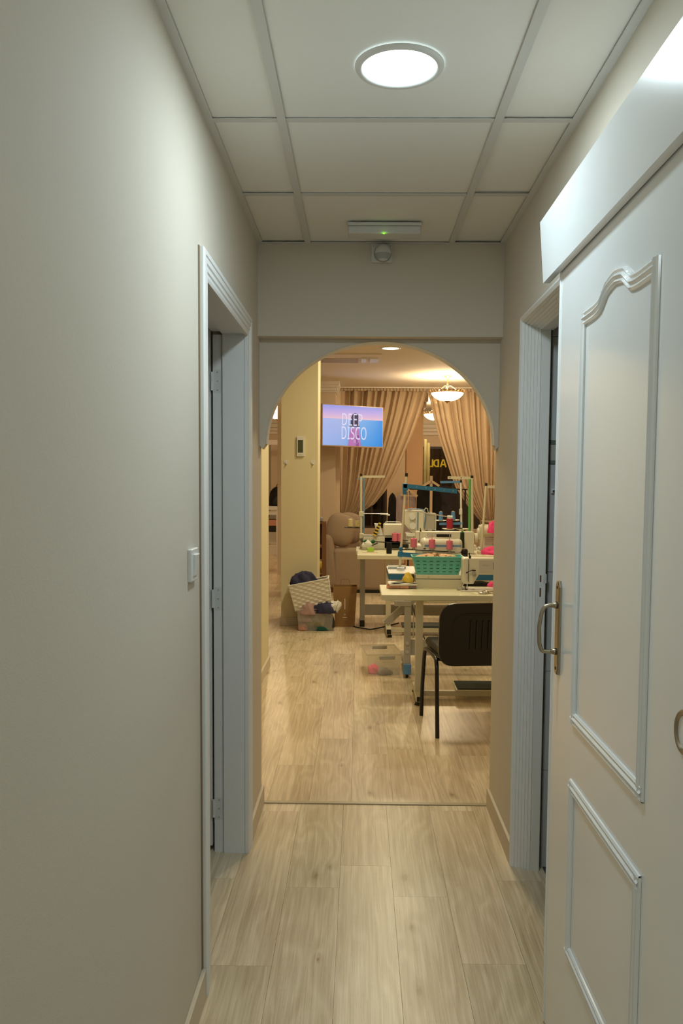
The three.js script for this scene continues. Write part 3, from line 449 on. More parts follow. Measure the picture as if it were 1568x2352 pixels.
// ---------- shelf unit and sofa ----------
{
  const s = thing('shelf_unit', 'dark brown wooden shelf unit behind the yellow column', 'shelf', [-0.607, 0, -10.66]);
  for (const x of [-0.28, 0.16]) for (const z of [-0.15, 0.15]) mesh('post', slab(x - 0.02, x + 0.02, 0, 0.97, z - 0.02, z + 0.02), M.shelfWood, s);
  for (const y of [0.12, 0.34, 0.66, 0.96]) mesh('shelf_board', box(0.46, 0.02, 0.32, -0.06, y, 0), M.shelfWood, s); mesh('woven_side', slab(-0.26, 0.14, 0.48, 0.95, -0.13, -0.14), mat(0x3b2b18, 0.9), s);
  for (const [n, l, c, x, y, g, m] of [['yarn_ball', 'orange yarn ball on the dark shelf unit', 'yarn', -0.55, 0.353, ball(0.06, 0, 0.06, 0), M.yellow], ['book', 'pale book lying on the dark shelf unit', 'book', -0.60, 0.13, box(0.2, 0.04, 0.2, 0, 0.021, 0, 0.004), M.paper], ['dark_box', 'black box on the lowest part of the dark shelf unit', 'box', -0.60, 0.172, box(0.18, 0.12, 0.2, 0, 0.061, 0, 0.01), M.blackGloss], ['folded_towel', 'grey folded towel on top of the dark shelf unit', 'towel', -0.62, 0.972, box(0.24, 0.06, 0.22, 0, 0.03, 0, 0.02), mat(0x8c8a88, 0.9)]]) tag(mesh(n, g.clone().translate(x + 0.04, y, -10.64), m), l, c);
  const o = thing('sofa', 'taupe fabric sofa seen from its armrest side', 'sofa', [0, 0, -11.1]);
  mesh('armrest', box(0.92, 0.56, 0.24, 0.105, 0.315, -0.12, 0.06), M.sofa, o); mesh('armrest', box(0.92, 0.56, 0.24, 0.105, 0.315, -1.88, 0.06), M.sofa, o);
  mesh('seat', box(0.86, 0.40, 1.5, 0.12, 0.24, -1.0, 0.05), M.sofa, o); mesh('backrest', box(0.2, 0.72, 2.0, 0, 0, 0, 0.07).rotateZ(0.16).translate(-0.40, 0.42, -1.0), M.sofa, o); mesh('plinth', slab(-0.32, 0.53, 0, 0.045, -0.03, -1.95), M.black, o); mesh('seam', slab(0.337, 0.343, 0.05, 0.56, 0.0005, -0.003), M.kraft, o);
  for (const [x, y, z, s, r, l] of [[-0.25, 0.838, -11.22, 1, -0.32, 'plump taupe cushion resting on the near sofa armrest'], [-0.14, 0.84, -11.62, 0.98, -0.2, 'taupe cushion leaning behind the nearer sofa cushion']]) {
    const c = thing('cushion', l, 'cushion', [x, y, z], 0, 'sofa cushions'); const g = new THREE.SphereGeometry(1, 32, 20), p = g.attributes.position;
    for (let i = 0; i < p.count; i++) { const q = [p.getX(i), p.getY(i), p.getZ(i)], f = (v, e) => Math.sign(v) * Math.pow(Math.abs(v), e); p.setXYZ(i, 0.20 * s * f(q[0], 0.72), 0.215 * s * f(q[1], 0.72), 0.10 * q[2] * (1 + 0.1 * fbm(q[0] * 3, q[1] * 3, 5))); }
    g.computeVertexNormals(); mesh('pillow', g.rotateZ(r), M.sofa, c); mesh('piping', tube(Array.from({ length: 24 }, (_, i) => { const a = i * 0.2618, f = (v, e) => Math.sign(v) * Math.pow(Math.abs(v), e); const x0 = 0.2 * s * f(Math.cos(a), 0.72), y0 = 0.215 * s * f(Math.sin(a), 0.72); return [x0 * Math.cos(r) - y0 * Math.sin(r), x0 * Math.sin(r) + y0 * Math.cos(r), 0]; }), 0.006, 60, 6, true), M.sofa, c);
  }
}

// ---------- laundry heap by the column ----------
function bucket(w0, d0, w1, d1, h, th, mt) {                     // an open tapered tub, walls and floor
  const out = [], q = (a, b, c, d) => { const g = new THREE.BufferGeometry(); g.setAttribute('position', new THREE.Float32BufferAttribute([...a, ...b, ...c, ...a, ...c, ...d], 3)); g.computeVertexNormals(); g.setAttribute('uv', new THREE.Float32BufferAttribute([0, 0, 1, 0, 1, 1, 0, 0, 1, 1, 0, 1], 2)); out.push(g); };
  const ring = (w, d, y) => [[-w / 2, y, d / 2], [w / 2, y, d / 2], [w / 2, y, -d / 2], [-w / 2, y, -d / 2]];
  const a = ring(w0, d0, 0), b = ring(w1, d1, h), c = ring(w1 - 2 * th, d1 - 2 * th, h), e = ring(w0 - 2 * th, d0 - 2 * th, th);
  for (let i = 0; i < 4; i++) { const j = (i + 1) % 4; q(a[i], a[j], b[j], b[i]); q(b[i], b[j], c[j], c[i]); q(c[i], c[j], e[j], e[i]); } q(e[0], e[1], e[2], e[3]); q(a[3], a[2], a[1], a[0]); return out;
}
{
  const b = thing('storage_bin', 'clear plastic bin full of fabric scraps by the column', 'bin', [-0.428, 0, -8.34]);
  mesh('tub', bucket(0.33, 0.25, 0.36, 0.28, 0.225, 0.003), M.clear, b); mesh('rim', [slab(-0.186, 0.186, 0.213, 0.225, 0.138, 0.146), slab(-0.186, 0.186, 0.213, 0.225, -0.138, -0.146), slab(-0.186, -0.178, 0.213, 0.225, -0.14, 0.14), slab(0.178, 0.186, 0.213, 0.225, -0.14, 0.14)], M.clear, b);
  const sc = [['mauve fabric scrap pressed against the bin front', -0.52, 0.09, -8.255, 0.085, 0.14, 0.045, M.mauve], ['grey green fabric scrap in the middle of the clear bin', -0.41, 0.05, -8.26, 0.10, 0.16, 0.05, mat(0x8a8468, 0.9)], ['dark grey cloth scrap inside the clear bin', -0.31, 0.03, -8.27, 0.075, 0.16, 0.05, mat(0x3a3c3a, 0.9)], ['teal fabric scrap low in the clear bin', -0.37, 0.004, -8.24, 0.09, 0.07, 0.03, mat(0x1c5c50, 0.9)], ['rose fabric scrap at the bottom corner of the clear bin', -0.555, 0.004, -8.25, 0.05, 0.08, 0.04, M.salmon], ['pale cloth filling the back of the clear bin', -0.43, 0.004, -8.37, 0.16, 0.19, 0.09, M.mauve]];
  sc.forEach(([l, x, y, z, a, h, c, m], i) => tag(mesh('fabric_scrap', lump(a, h * 0.75, c, 20 + i, 0.25).translate(x, y, z), m), l, 'fabric', 'scraps in the clear bin'));
  tag(mesh('navy_garment', lump(0.115, 0.095, 0.08, 41, 0.4).translate(-0.345, 0.18, -8.25), M.navy), 'navy garment spilling over the clear bin edge', 'garment');
  tag(mesh('pink_garment', lump(0.08, 0.10, 0.06, 42, 0.3).translate(-0.495, 0.165, -8.235), mat(new THREE.Color().setRGB(0.50, 0.32, 0.30), 0.9)), 'dusty pink garment folded over the clear bin edge', 'garment');
  tag(mesh('white_cloth', lump(0.05, 0.075, 0.05, 47, 0.6, 3).rotateZ(-0.7).translate(-0.255, 0.215, -8.24), M.paper), 'white cloth hanging from the clear bin corner', 'cloth');
  // woven basket, tipped
  const k = thing('woven_basket', 'white woven laundry basket tipped on top of the bin', 'basket', [-0.45, 0.222, -8.34]); k.rotation.z = 0.19;
  const W0 = 0.36, W1 = 0.395, D0 = 0.22, D1 = 0.25, Hh = 0.265, wv = M.wick.clone(); wv.side = THREE.DoubleSide;
  const wall = (ax) => grid(70, 48, (u, v) => { const w = (W0 + (W1 - W0) * v) / 2, d = (D0 + (D1 - D0) * v) / 2, row = Math.floor(v * 12), ph = v * 12 - row, bulge = Math.sin(ph * Math.PI), al = Math.sin(u * Math.PI * (ax % 2 ? 6 : 9) + (row % 2) * Math.PI), o = v > 0.985 ? 0.004 : 0.0055 * bulge * al + 0.003 * bulge; const t = (u * 2 - 1); return ax === 0 ? [t * w, v * Hh, d + o] : ax === 1 ? [w + o, v * Hh, -t * d] : ax === 2 ? [-t * w, v * Hh, -d - o] : [-w - o, v * Hh, t * d]; });
  ['weave_front', 'weave_side', 'weave_back', 'weave_side'].forEach((n, i) => mesh(n, wall(i), wv, k)); mesh('bottom', slab(-W0 / 2, W0 / 2, 0, 0.006, -D0 / 2, D0 / 2), M.wick, k);
  mesh('rim', [cylX(0.007, W1 + 0.01, 0, Hh, D1 / 2), cylX(0.007, W1 + 0.01, 0, Hh, -D1 / 2), cylZ(0.007, D1 + 0.01, W1 / 2, Hh, 0), cylZ(0.007, D1 + 0.01, -W1 / 2, Hh, 0)], M.wick, k);
  tag(mesh('navy_garment', lump(0.135, 0.15, 0.075, 51, 0.3).rotateZ(0.15).translate(-0.535, 0.40, -8.345), M.navy), 'navy garment heaped in the tipped woven basket', 'garment');
  const g = thing('paper_bag', 'open brown kraft paper bag beside the clear bin', 'bag', [-0.14, 0, -8.53]); const kr = M.kraft.clone(); kr.side = THREE.DoubleSide;
  mesh('sack', bucket(0.20, 0.12, 0.245, 0.15, 0.415, 0.002), kr, g); mesh('handle', tube([[-0.05, 0.40, -0.076], [-0.04, 0.47, -0.08], [0.04, 0.47, -0.08], [0.05, 0.40, -0.076]], 0.003, 20, 6), M.kraft, g);
  mesh('print', [new THREE.TorusGeometry(0.011, 0.0028, 6, 3).translate(0.0, 0.125, 0.0665), slab(-0.0035, 0.0035, 0.18, 0.32, 0.0695, 0.0705), slab(-0.02, 0.02, 0.095, 0.1, 0.0655, 0.0665)].map((q, i) => (i ? q.rotateX(0.0) : q)), M.paper, g);
}
// cables on the floor
tag(mesh('power_cord', tube([[-0.20, 0.006, -8.75], [-0.02, 0.006, -8.42], [0.12, 0.006, -8.30], [0.25, 0.006, -8.45], [0.42, 0.006, -8.7]], 0.006, 60, 6), M.rubber), 'grey power cord lying on the floor by the paper bag', 'cord');
tag(mesh('power_cord', tube([[0.45, 0.62, -7.80], [0.50, 0.3, -7.5], [0.62, 0.03, -7.2], [0.8, 0.008, -7.0]], 0.006, 40, 6), M.black), 'black cord hanging down beneath the middle table', 'cord');

// ---------- sewing tables ----------
const T1 = 0.75, T2 = 0.79, T3 = 0.78;
function tableTop(o, x0, x1, z0, z1, y, th, topM, edgeM) { mesh('table_top', slab(x0, x1, y - (edgeM ? 0.008 : th), y, z0, z1, 0.004), topM, o); if (edgeM) mesh('edge_band', slab(x0 + 0.001, x1 - 0.001, y - th, y - 0.0082, z0 - 0.001, z1 + 0.001, 0.003), edgeM, o); }
{
  const a = thing('sewing_table', 'cream topped sewing table nearest the arch, with the black chair', 'table', [0, 0, 0], 0, 'sewing tables');
  tableTop(a, 0.145, 1.36, -5.33, -5.86, T1, 0.036, M.creamTop);
  for (const x of [0.408, 1.15]) { mesh('leg', slab(x - 0.025, x + 0.025, 0.06, T1 - 0.036, -5.575, -5.625, 0.004), M.cream, a); const f = mesh('foot', slab(x - 0.025, x + 0.025, 0.025, 0.065, -5.44, -5.86, 0.004), M.cream, a); mesh('foot_cap', slab(x - 0.021, x + 0.021, 0.029, 0.061, -5.437, -5.441), M.black, f); mesh('pad', [cyl(0.03, 0.02, 0.025, x - 0.005, 0, -5.475, 12), cyl(0.028, 0.02, 0.025, x, 0, -5.83, 12)], M.rubber, f); mesh('top_bracket', slab(x - 0.03, x + 0.03, T1 - 0.05, T1 - 0.0362, -5.40, -5.80), M.cream, f); }
  mesh('crossbar', slab(0.434, 1.125, 0.028, 0.062, -5.60, -5.64, 0.003), M.cream, a);
  const p = mesh('treadle', slab(0.66, 1.0, 0.064, 0.075, -5.58, -5.83, 0.004), M.cream, a); mesh('treadle_mat', slab(0.672, 0.988, 0.0755, 0.083, -5.592, -5.82, 0.003), mat(0x2c3630, 0.8), p);
  const b = thing('sewing_table', 'white topped sewing table with blue edge behind the cream one', 'table', [0, 0, 0], 0, 'sewing tables');
  tableTop(b, 0.222, 1.42, -6.27, -6.80, T2, 0.05, M.plastic, M.blue);
  for (const x of [0.368, 1.25]) { mesh('leg', slab(x - 0.025, x + 0.025, 0.105, T2 - 0.2, -6.23, -6.27, 0.003), M.grey, b); mesh('leg_bracket', slab(x - 0.10, x + 0.025, T2 - 0.245, T2 - 0.205, -6.225, -6.30, 0.003), M.grey, b); mesh('upright', slab(x - 0.02, x + 0.02, T2 - 0.206, T2 - 0.05, -6.45, -6.50), M.grey, b); const f = mesh('foot_rail', slab(x - 0.022, x + 0.022, 0.06, 0.10, -6.24, -6.78), M.grey, b); mesh('corner_guard', slab(x - 0.029, x + 0.029, 0.03, 0.108, -6.215, -6.29, 0.004), M.skyblue, f); for (const z of [-6.26, -6.74]) mesh('castor', [cylX(0.026, 0.018, x, 0.026, z), slab(x - 0.016, x + 0.016, 0.03, 0.06, z - 0.014, z + 0.014)], M.black, f); }
  mesh('cross_panel', slab(0.394, 1.224, 0.17, 0.29, -6.255, -6.265), M.grey, b); for (const y of [0.20, 0.265]) mesh('bolt', cylZ(0.012, 0.006, 0.368, y, -6.227, 14), M.panel, b);
  mesh('diagonal_arm', bar([0.205, 0.40, -6.32], [0.47, 0.63, -6.36], 0.03, 0.05), M.grey, b);
  const c = thing('sewing_table', 'cream sewing table in the third row with pink spools', 'table', [0, 0, 0], 0, 'sewing tables');
  tableTop(c, -0.018, 1.5, -7.94, -8.468, T3, 0.04, M.creamTop);
  for (const x of [0.288, 1.3]) { mesh('leg', slab(x - 0.025, x + 0.025, 0.06, T3 - 0.04, -8.09, -8.14, 0.003), M.cream, c); const f = mesh('foot', slab(x - 0.025, x + 0.025, 0.03, 0.085, -7.87, -8.45, 0.004), M.cream, c); mesh('foot_cap', slab(x - 0.021, x + 0.021, 0.034, 0.081, -7.867, -7.871), M.black, f); mesh('pad', cyl(0.022, 0.018, 0.03, x + 0.01, 0, -7.91, 12), M.rubber, f); }
  mesh('crossbar', slab(0.314, 1.274, 0.035, 0.075, -7.99, -8.02), M.cream, c); mesh('treadle', slab(0.42, 0.84, 0.078, 0.10, -8.0, -8.2, 0.004), mat(0x46504a, 0.7), c); mesh('modesty_panel', slab(0.314, 1.274, 0.30, 0.52, -8.12, -8.13), M.cream, c);
  const e = thing('sewing_table', 'cream sewing table of the back row with wheeled grey legs', 'table', [0, 0, 0], 0, 'sewing tables');
  tableTop(e, -0.03, 1.5, -8.475, -9.02, T3, 0.04, M.creamTop);
  for (const x of [0.037, 1.4]) { mesh('leg', slab(x - 0.026, x + 0.026, 0.06, T3 - 0.075, -8.50, -8.55, 0.003), M.grey, e); mesh('leg_bracket', slab(x - 0.05, x + 0.085, T3 - 0.078, T3 - 0.04, -8.49, -8.95), M.plastic, e); const f = mesh('foot_rail', slab(x - 0.022, x + 0.022, 0.06, 0.10, -8.49, -9.0), M.grey, e); for (const z of [-8.50, -8.98]) mesh('castor', [cylX(0.03, 0.05, x, 0.03, z), slab(x - 0.02, x + 0.02, 0.03, 0.065, z - 0.015, z + 0.015)], M.rubber, f); }
  mesh('cross_panel', slab(0.064, 1.374, 0.115, 0.225, -8.52, -8.53), M.grey, e);
  // pink white bolster stored under the third row table
  tag(mesh('fabric_roll', cylX(0.055, 0.5, 0.72, 0.475, -7.9 + 0.02, 20), mat(new THREE.Color().setRGB(0.62, 0.48, 0.42), 0.9)), 'pale pink fabric roll under the third row table', 'fabric roll'); 
  const sh = thing('roll_rack', 'thin metal rack holding the pale fabric roll', 'rack', [0.72, 0, -7.88]); for (const x of [-0.2, 0.2]) mesh('rod', cyl(0.006, 0.006, 0.42, x, 0, 0, 8), M.grey, sh);
}

// ---------- chair ----------
{
  const c = thing('visitor_chair', 'black padded visitor chair pushed up to the nearest table', 'chair', [0.679, 0, -5.014], 0.118);
  for (const s of [-1, 1]) mesh('leg_frame', tube([[s * 0.25, 0, 0.237], [s * 0.252, 0.2, 0.225], [s * 0.252, 0.40, 0.205], [s * 0.25, 0.445, 0.17], [s * 0.25, 0.452, 0.10], [s * 0.25, 0.452, -0.08], [s * 0.25, 0.44, -0.15], [s * 0.25, 0.39, -0.175], [s * 0.252, 0.2, -0.215], [s * 0.252, 0, -0.237]], 0.0125, 70, 12), M.blackGloss, c);
  mesh('crossbar', [cylX(0.010, 0.49, 0, 0.437, 0.14), cylX(0.010, 0.49, 0, 0.437, -0.12)], M.blackGloss, c);
  mesh('seat', [box(0.47, 0.055, 0.45, 0, 0.478, -0.015, 0.026)], M.black, c); mesh('seat_shell', box(0.45, 0.018, 0.43, 0, 0.443, -0.015, 0.008), M.blackGloss, c);
  const bk = (w, h, th, r, off, n = 26) => { const s = new THREE.Shape(); s.moveTo(-w / 2 + r, 0); s.lineTo(w / 2 - r, 0); s.quadraticCurveTo(w / 2, 0, w / 2, r); s.lineTo(w / 2, h - r); s.quadraticCurveTo(w / 2, h, w / 2 - r, h); s.lineTo(-w / 2 + r, h); s.quadraticCurveTo(-w / 2, h, -w / 2, h - r); s.lineTo(-w / 2, r); s.quadraticCurveTo(-w / 2, 0, -w / 2 + r, 0); const g = new THREE.ExtrudeGeometry(s, { depth: th, bevelEnabled: true, bevelThickness: 0.008, bevelSize: 0.008, bevelSegments: 3, curveSegments: 10 }).translate(0, 0, off); return g.rotateX(0.10); };
  const sh = mesh('backrest_shell', bk(0.49, 0.355, 0.012, 0.09, 0).translate(0, 0.425, 0.225), M.blackGloss, c);
  mesh('shell_rib', [0, 1, 2, 3, 4].map((i) => box(0.012, 0.17, 0.008, -0.07 + i * 0.035, 0, 0, 0.003).rotateX(0.1).translate(0, 0.60, 0.268)), M.black, sh); mesh('shell_border', tube([[-0.16, 0.50, 0.252], [-0.18, 0.66, 0.268], [-0.13, 0.72, 0.276], [0.13, 0.72, 0.276], [0.18, 0.66, 0.268], [0.16, 0.50, 0.252]], 0.004, 40, 6), M.blackGloss, sh);
  mesh('backrest_pad', bk(0.47, 0.335, 0.02, 0.09, -0.03).translate(0, 0.435, 0.225), M.black, c);
  mesh('back_bracket', [-0.16, 0.16].map((x) => tube([[x, 0.437, 0.05], [x, 0.437, 0.18], [x, 0.47, 0.235], [x, 0.55, 0.25]], 0.009, 20, 8)), M.blackGloss, c);
}
{ // clear box on the floor
  const b = thing('clear_box', 'nearly empty clear plastic box on the floor by the tables', 'box', [0.175, 0, -6.47], 0.12);
  mesh('tub', bucket(0.235, 0.33, 0.27, 0.38, 0.17, 0.003), M.clear, b); mesh('rim', [slab(-0.14, 0.14, 0.162, 0.172, 0.188, 0.196), slab(-0.14, 0.14, 0.162, 0.172, -0.188, -0.196), slab(-0.141, -0.133, 0.162, 0.172, -0.19, 0.19), slab(0.133, 0.141, 0.162, 0.172, -0.19, 0.19)], M.clear, b);
  for (const z of [0.196, -0.2]) mesh('handle', box(0.12, 0.028, 0.012, 0.02, 0.145, z, 0.005), M.grey, b);
  tag(mesh('fabric_scrap', lump(0.05, 0.05, 0.05, 61, 0.4).translate(0.12, 0.004, -6.40), M.hotpink), 'pink scrap inside the clear floor box', 'fabric'); tag(mesh('fabric_scrap', lump(0.06, 0.035, 0.06, 62, 0.4).translate(0.20, 0.004, -6.38), mat(0x8f8a90, 0.9)), 'grey scrap inside the clear floor box', 'fabric');
}

// ---------- sewing machines ----------
function lockstitch(label, x, y, z, s = 1) {
  const o = thing('sewing_machine', label, 'sewing machine', [x, y, z], 0, 'sewing machines'); o.scale.setScalar(s);
  mesh('bed', slab(-0.02, 0.56, 0, 0.004, 0.02, -0.16, 0.001), M.panel, o);
  const s1 = new THREE.Shape(); s1.moveTo(0.012, 0.055); s1.lineTo(0.062, 0.055); s1.lineTo(0.098, 0.118); s1.lineTo(0.44, 0.118); s1.quadraticCurveTo(0.452, 0.116, 0.452, 0.10); s1.lineTo(0.452, 0.014); s1.lineTo(0.555, 0.014); s1.lineTo(0.555, 0.205); s1.quadraticCurveTo(0.555, 0.216, 0.543, 0.216); s1.lineTo(0.012, 0.216); s1.quadraticCurveTo(0, 0.216, 0, 0.204); s1.lineTo(0, 0.067); s1.quadraticCurveTo(0, 0.055, 0.012, 0.055);
  mesh('arm', new THREE.ExtrudeGeometry(s1, { depth: 0.10, bevelEnabled: true, bevelThickness: 0.008, bevelSize: 0.006, bevelSegments: 3 }).translate(0, -0.003, -0.12), M.machine, o);
  const p = mesh('front_panel', slab(0.10, 0.345, 0.128, 0.206, -0.0118, -0.009, 0.001), M.panel, o); mesh('display', slab(0.193, 0.335, 0.145, 0.193, -0.0115, -0.0075, 0.001), M.blackGloss, p);
  mesh('logo', [0, 1, 2, 3].map((i) => box(0.007, 0.008, 0.001, 0.125 + i * 0.012, 0.172, -0.0088)), M.grey, p);
  const t = mesh('tension_dial', [cylZ(0.013, 0.016, 0.068, 0.112, -0.003), cylZ(0.009, 0.03, 0.068, 0.112, 0.0)], M.grey, o); mesh('dial_cap', cylZ(0.006, 0.004, 0.068, 0.112, 0.016), M.chrome, t);
  mesh('thread_guide', [bar([0.018, 0.125, -0.006], [0.06, 0.142, -0.006], 0.003, 0.003), box(0.012, 0.005, 0.01, 0.02, 0.122, -0.004), box(0.022, 0.006, 0.01, 0.066, 0.138, -0.004), cyl(0.002, 0.002, 0.15, 0.03, 0.062, -0.004, 6)], M.black, o);
  mesh('needle_bar', [cyl(0.004, 0.004, 0.06, 0.03, 0.02, -0.06, 10), cyl(0.0015, 0.0015, 0.02, 0.03, 0.004, -0.06, 6)], M.chrome, o); mesh('presser_foot', [cyl(0.0035, 0.0035, 0.05, 0.018, 0.01, -0.062, 8), box(0.012, 0.004, 0.03, 0.024, 0.008, -0.055), box(0.04, 0.008, 0.014, 0.02, 0.05, -0.05)], M.black, o);
  mesh('needle_plate', box(0.12, 0.0015, 0.05, 0.02, 0.0048, -0.055), M.chrome, o); mesh('hand_wheel', [cylX(0.045, 0.03, 0.58, 0.16, -0.06, 28), cylX(0.03, 0.035, 0.584, 0.16, -0.06, 24)], M.machine, o); mesh('thread_post', [cyl(0.004, 0.004, 0.035, 0.04, 0.216, -0.05, 8), cyl(0.008, 0.008, 0.02, 0.04, 0.216, -0.02, 10)], M.black, o); return o;
}
lockstitch('cream lockstitch sewing machine on the nearest table beside the turquoise basket', 0.697, T1, -5.55);
lockstitch('cream lockstitch sewing machine with dark display on the third row table', 0.555, T3, -8.12);
{
  const m = thing('overlock_machine', 'cream rounded machine with blue stripe on the blue edged table', 'sewing machine', [0.478, T2, -6.50], 0, 'sewing machines');
  mesh('arm', [box(0.325, 0.115, 0.15, 0.1625, 0.188, -0.07, 0.035)], M.machine, m); mesh('stripe', slab(0.03, 0.315, 0.182, 0.200, 0.0045, 0.0065, 0.0008), M.paleblue, m); mesh('base', [box(0.30, 0.13, 0.13, 0.17, 0.07, -0.075, 0.01)], M.machine, m); mesh('head', box(0.07, 0.16, 0.12, 0.0, 0.12, -0.07, 0.02), M.machine, m);
  mesh('drive_cover', [box(0.05, 0.13, 0.1, 0.345, 0.10, -0.07, 0.015), cylX(0.045, 0.03, 0.335, 0.09, -0.03)], M.blackGloss, m); mesh('top_rail', bar([0.04, 0.25, -0.05], [0.30, 0.25, -0.05], 0.012, 0.008), M.chrome, m); mesh('badge', box(0.02, 0.008, 0.002, 0.03, 0.168, 0.006), M.black, m); mesh('plate_edge', slab(0.26, 0.28, 0.14, 0.18, 0.004, 0.008, 0.001), M.panel, m);
  const a = thing('overlock_machine', 'cream overlock machine with yellow striped tape on the back row table', 'sewing machine', [0.04, T3, -8.64], 0, 'sewing machines');
  mesh('body', box(0.20, 0.265, 0.16, 0.31, 0.1325, -0.09, 0.014), M.machine, a); mesh('base', [box(0.40, 0.13, 0.18, 0.2, 0.068, -0.10, 0.008), slab(0.0, 0.40, 0.132, 0.142, -0.01, -0.19, 0.002)], M.machine, a);
  const wd = new THREE.Shape(); wd.moveTo(0.12, 0.262); wd.lineTo(0.17, 0.258); wd.lineTo(0.205, 0.142); wd.lineTo(0.15, 0.142); wd.closePath(); mesh('head', new THREE.ExtrudeGeometry(wd, { depth: 0.1, bevelEnabled: true, bevelSize: 0.004, bevelThickness: 0.004, bevelSegments: 2 }).translate(0, 0, -0.13), M.plastic, a); mesh('seam_line', slab(0.0, 0.41, 0.142, 0.145, -0.008, -0.012), M.black, a); mesh('top_rail', tube([[0.23, 0.265, -0.06], [0.235, 0.283, -0.06], [0.38, 0.283, -0.06], [0.385, 0.265, -0.06]], 0.004, 20, 6), M.plastic, a); mesh('looper_cover', [slab(0.24, 0.47, 0.02, 0.055, 0.01, -0.05, 0.004), slab(0.28, 0.46, 0.09, 0.098, 0.03, -0.03, 0.002)], M.rubber, a);
  const tp = thing('tape_measure', 'black and yellow striped tape draped over the overlock machine', 'tape', [0.15, T3 + 0.14, -8.62]); for (let i = 0; i < 9; i++) mesh('tape_band', bar([0.005 + i * 0.0065, i * 0.0148 + 0.004, 0.006], [0.005 + (i + 1) * 0.0065, (i + 1) * 0.0148 + 0.004, 0.006], 0.003, 0.042 - i * 0.002), i % 2 ? M.black : M.yellow, tp);
  const b = thing('overlock_machine', 'tall cream overlock machine with rounded head in the back row', 'sewing machine', [0.47, T3, -8.70], 0, 'sewing machines');
  mesh('body', [box(0.2, 0.17, 0.18, 0.11, 0.085, -0.09, 0.012)], M.machine, b); const hd = new THREE.Shape(); hd.moveTo(0, 0.40); hd.lineTo(0.2, 0.40); hd.lineTo(0.2, 0.18); hd.lineTo(0.09, 0.16); hd.lineTo(0.0, 0.26); hd.closePath(); mesh('head', new THREE.ExtrudeGeometry(hd, { depth: 0.12, bevelEnabled: true, bevelSize: 0.006, bevelThickness: 0.006, bevelSegments: 2 }).translate(0.005, 0, -0.14), M.machine, b); mesh('knob', cylZ(0.032, 0.03, 0.08, 0.34, 0.0, 24), M.plastic, b); mesh('knob', cylZ(0.036, 0.05, 0.082, 0.245, -0.01, 24), M.plastic, b);
  mesh('guard_frame', tube([[0.135, 0.40, 0.01], [0.135, 0.20, 0.01]], 0.006, 8, 8), M.paleblue, b); mesh('guard_frame', tube([[0.02, 0.415, 0.0], [0.10, 0.42, 0.0], [0.20, 0.41, 0.0], [0.215, 0.36, 0.0], [0.205, 0.22, 0.0]], 0.006, 24, 8), M.paleblue, b); mesh('side_tower', box(0.06, 0.22, 0.12, 0.17, 0.28, -0.06, 0.01), M.machine, b); mesh('tray', slab(0.02, 0.21, 0.135, 0.15, 0.03, -0.05, 0.003), M.plastic, b); mesh('thread_spring', tube([[0.2, 0.40, 0], [0.215, 0.43, 0], [0.235, 0.42, 0], [0.245, 0.37, 0]], 0.004, 16, 6), M.plastic, b);
  const k = thing('control_box', 'grey control box with white frame beside the tall overlock machine', 'control box', [0.738, T3, -8.72]); mesh('case', box(0.10, 0.17, 0.08, 0, 0.29, -0.04, 0.008), M.grey, k); mesh('frame', tube([[-0.055, 0.20, 0.01], [-0.055, 0.36, 0.01], [-0.045, 0.375, 0.01], [0.045, 0.375, 0.01], [0.055, 0.36, 0.01], [0.055, 0.20, 0.01]], 0.005, 40, 6), M.plastic, k); mesh('stem', slab(-0.02, 0.02, 0, 0.21, -0.06, -0.02), M.grey, k); mesh('lid', slab(-0.05, 0.05, 0.205, 0.21, 0.012, -0.07), M.plastic, k);
  const e = thing('sewing_machine', 'cream sewing machine seen from its handwheel end at the arch edge', 'sewing machine', [1.23, T3, -8.56], 0, 'sewing machines'); mesh('column', box(0.16, 0.26, 0.16, 0.10, 0.135, -0.08, 0.02), M.machine, e); mesh('hand_wheel', [cylX(0.075, 0.025, 0.01, 0.19, -0.06, 30), cylX(0.04, 0.04, 0.0, 0.19, -0.06, 24)], M.machine, e); mesh('motor', [cylX(0.045, 0.09, 0.075, 0.21, 0.01, 24)], M.machine, e); mesh('vent_panel', [0, 1, 2, 3, 4].map((i) => slab(0.05, 0.14, 0.06 + i * 0.018, 0.07 + i * 0.018, 0.0, 0.004)), M.mauve, e); mesh('bed', slab(0.0, 0.35, 0, 0.03, 0.03, -0.18, 0.004), M.panel, e);
}

// ---------- thread stands and cones ----------
const rods = (list) => list.map(([a, b, r]) => { const A = V(...a), B = V(...b), g = new THREE.CylinderGeometry(r, r, A.distanceTo(B), 12), q = new THREE.Quaternion().setFromUnitVectors(V(0, 1, 0), B.clone().sub(A).normalize()); return g.applyQuaternion(q).translate((A.x + B.x) / 2, (A.y + B.y) / 2, (A.z + B.z) / 2); });
function cone(name, label, m, x, y, z, r, h, group, capM) { const o = thing(name, label, 'thread', [x, y, z], 0, group); mesh('thread_body', lathe(name === 'thread_spool' ? [[0, 0.004], [r * 0.92, 0.004], [r, h * 0.06], [r * 1.04, h * 0.9], [r * 0.95, h * 0.95], [0, h * 0.95]] : [[0, 0.004], [r, 0.004], [r * 1.02, h * 0.1], [r * 0.8, h * 0.9], [r * 0.74, h * 0.94], [0, h * 0.94]], 20), m, o); mesh('core', [cyl(r * 0.45, r * 0.4, h, 0, 0, 0, 12)], capM || M.paper, o); return o; }
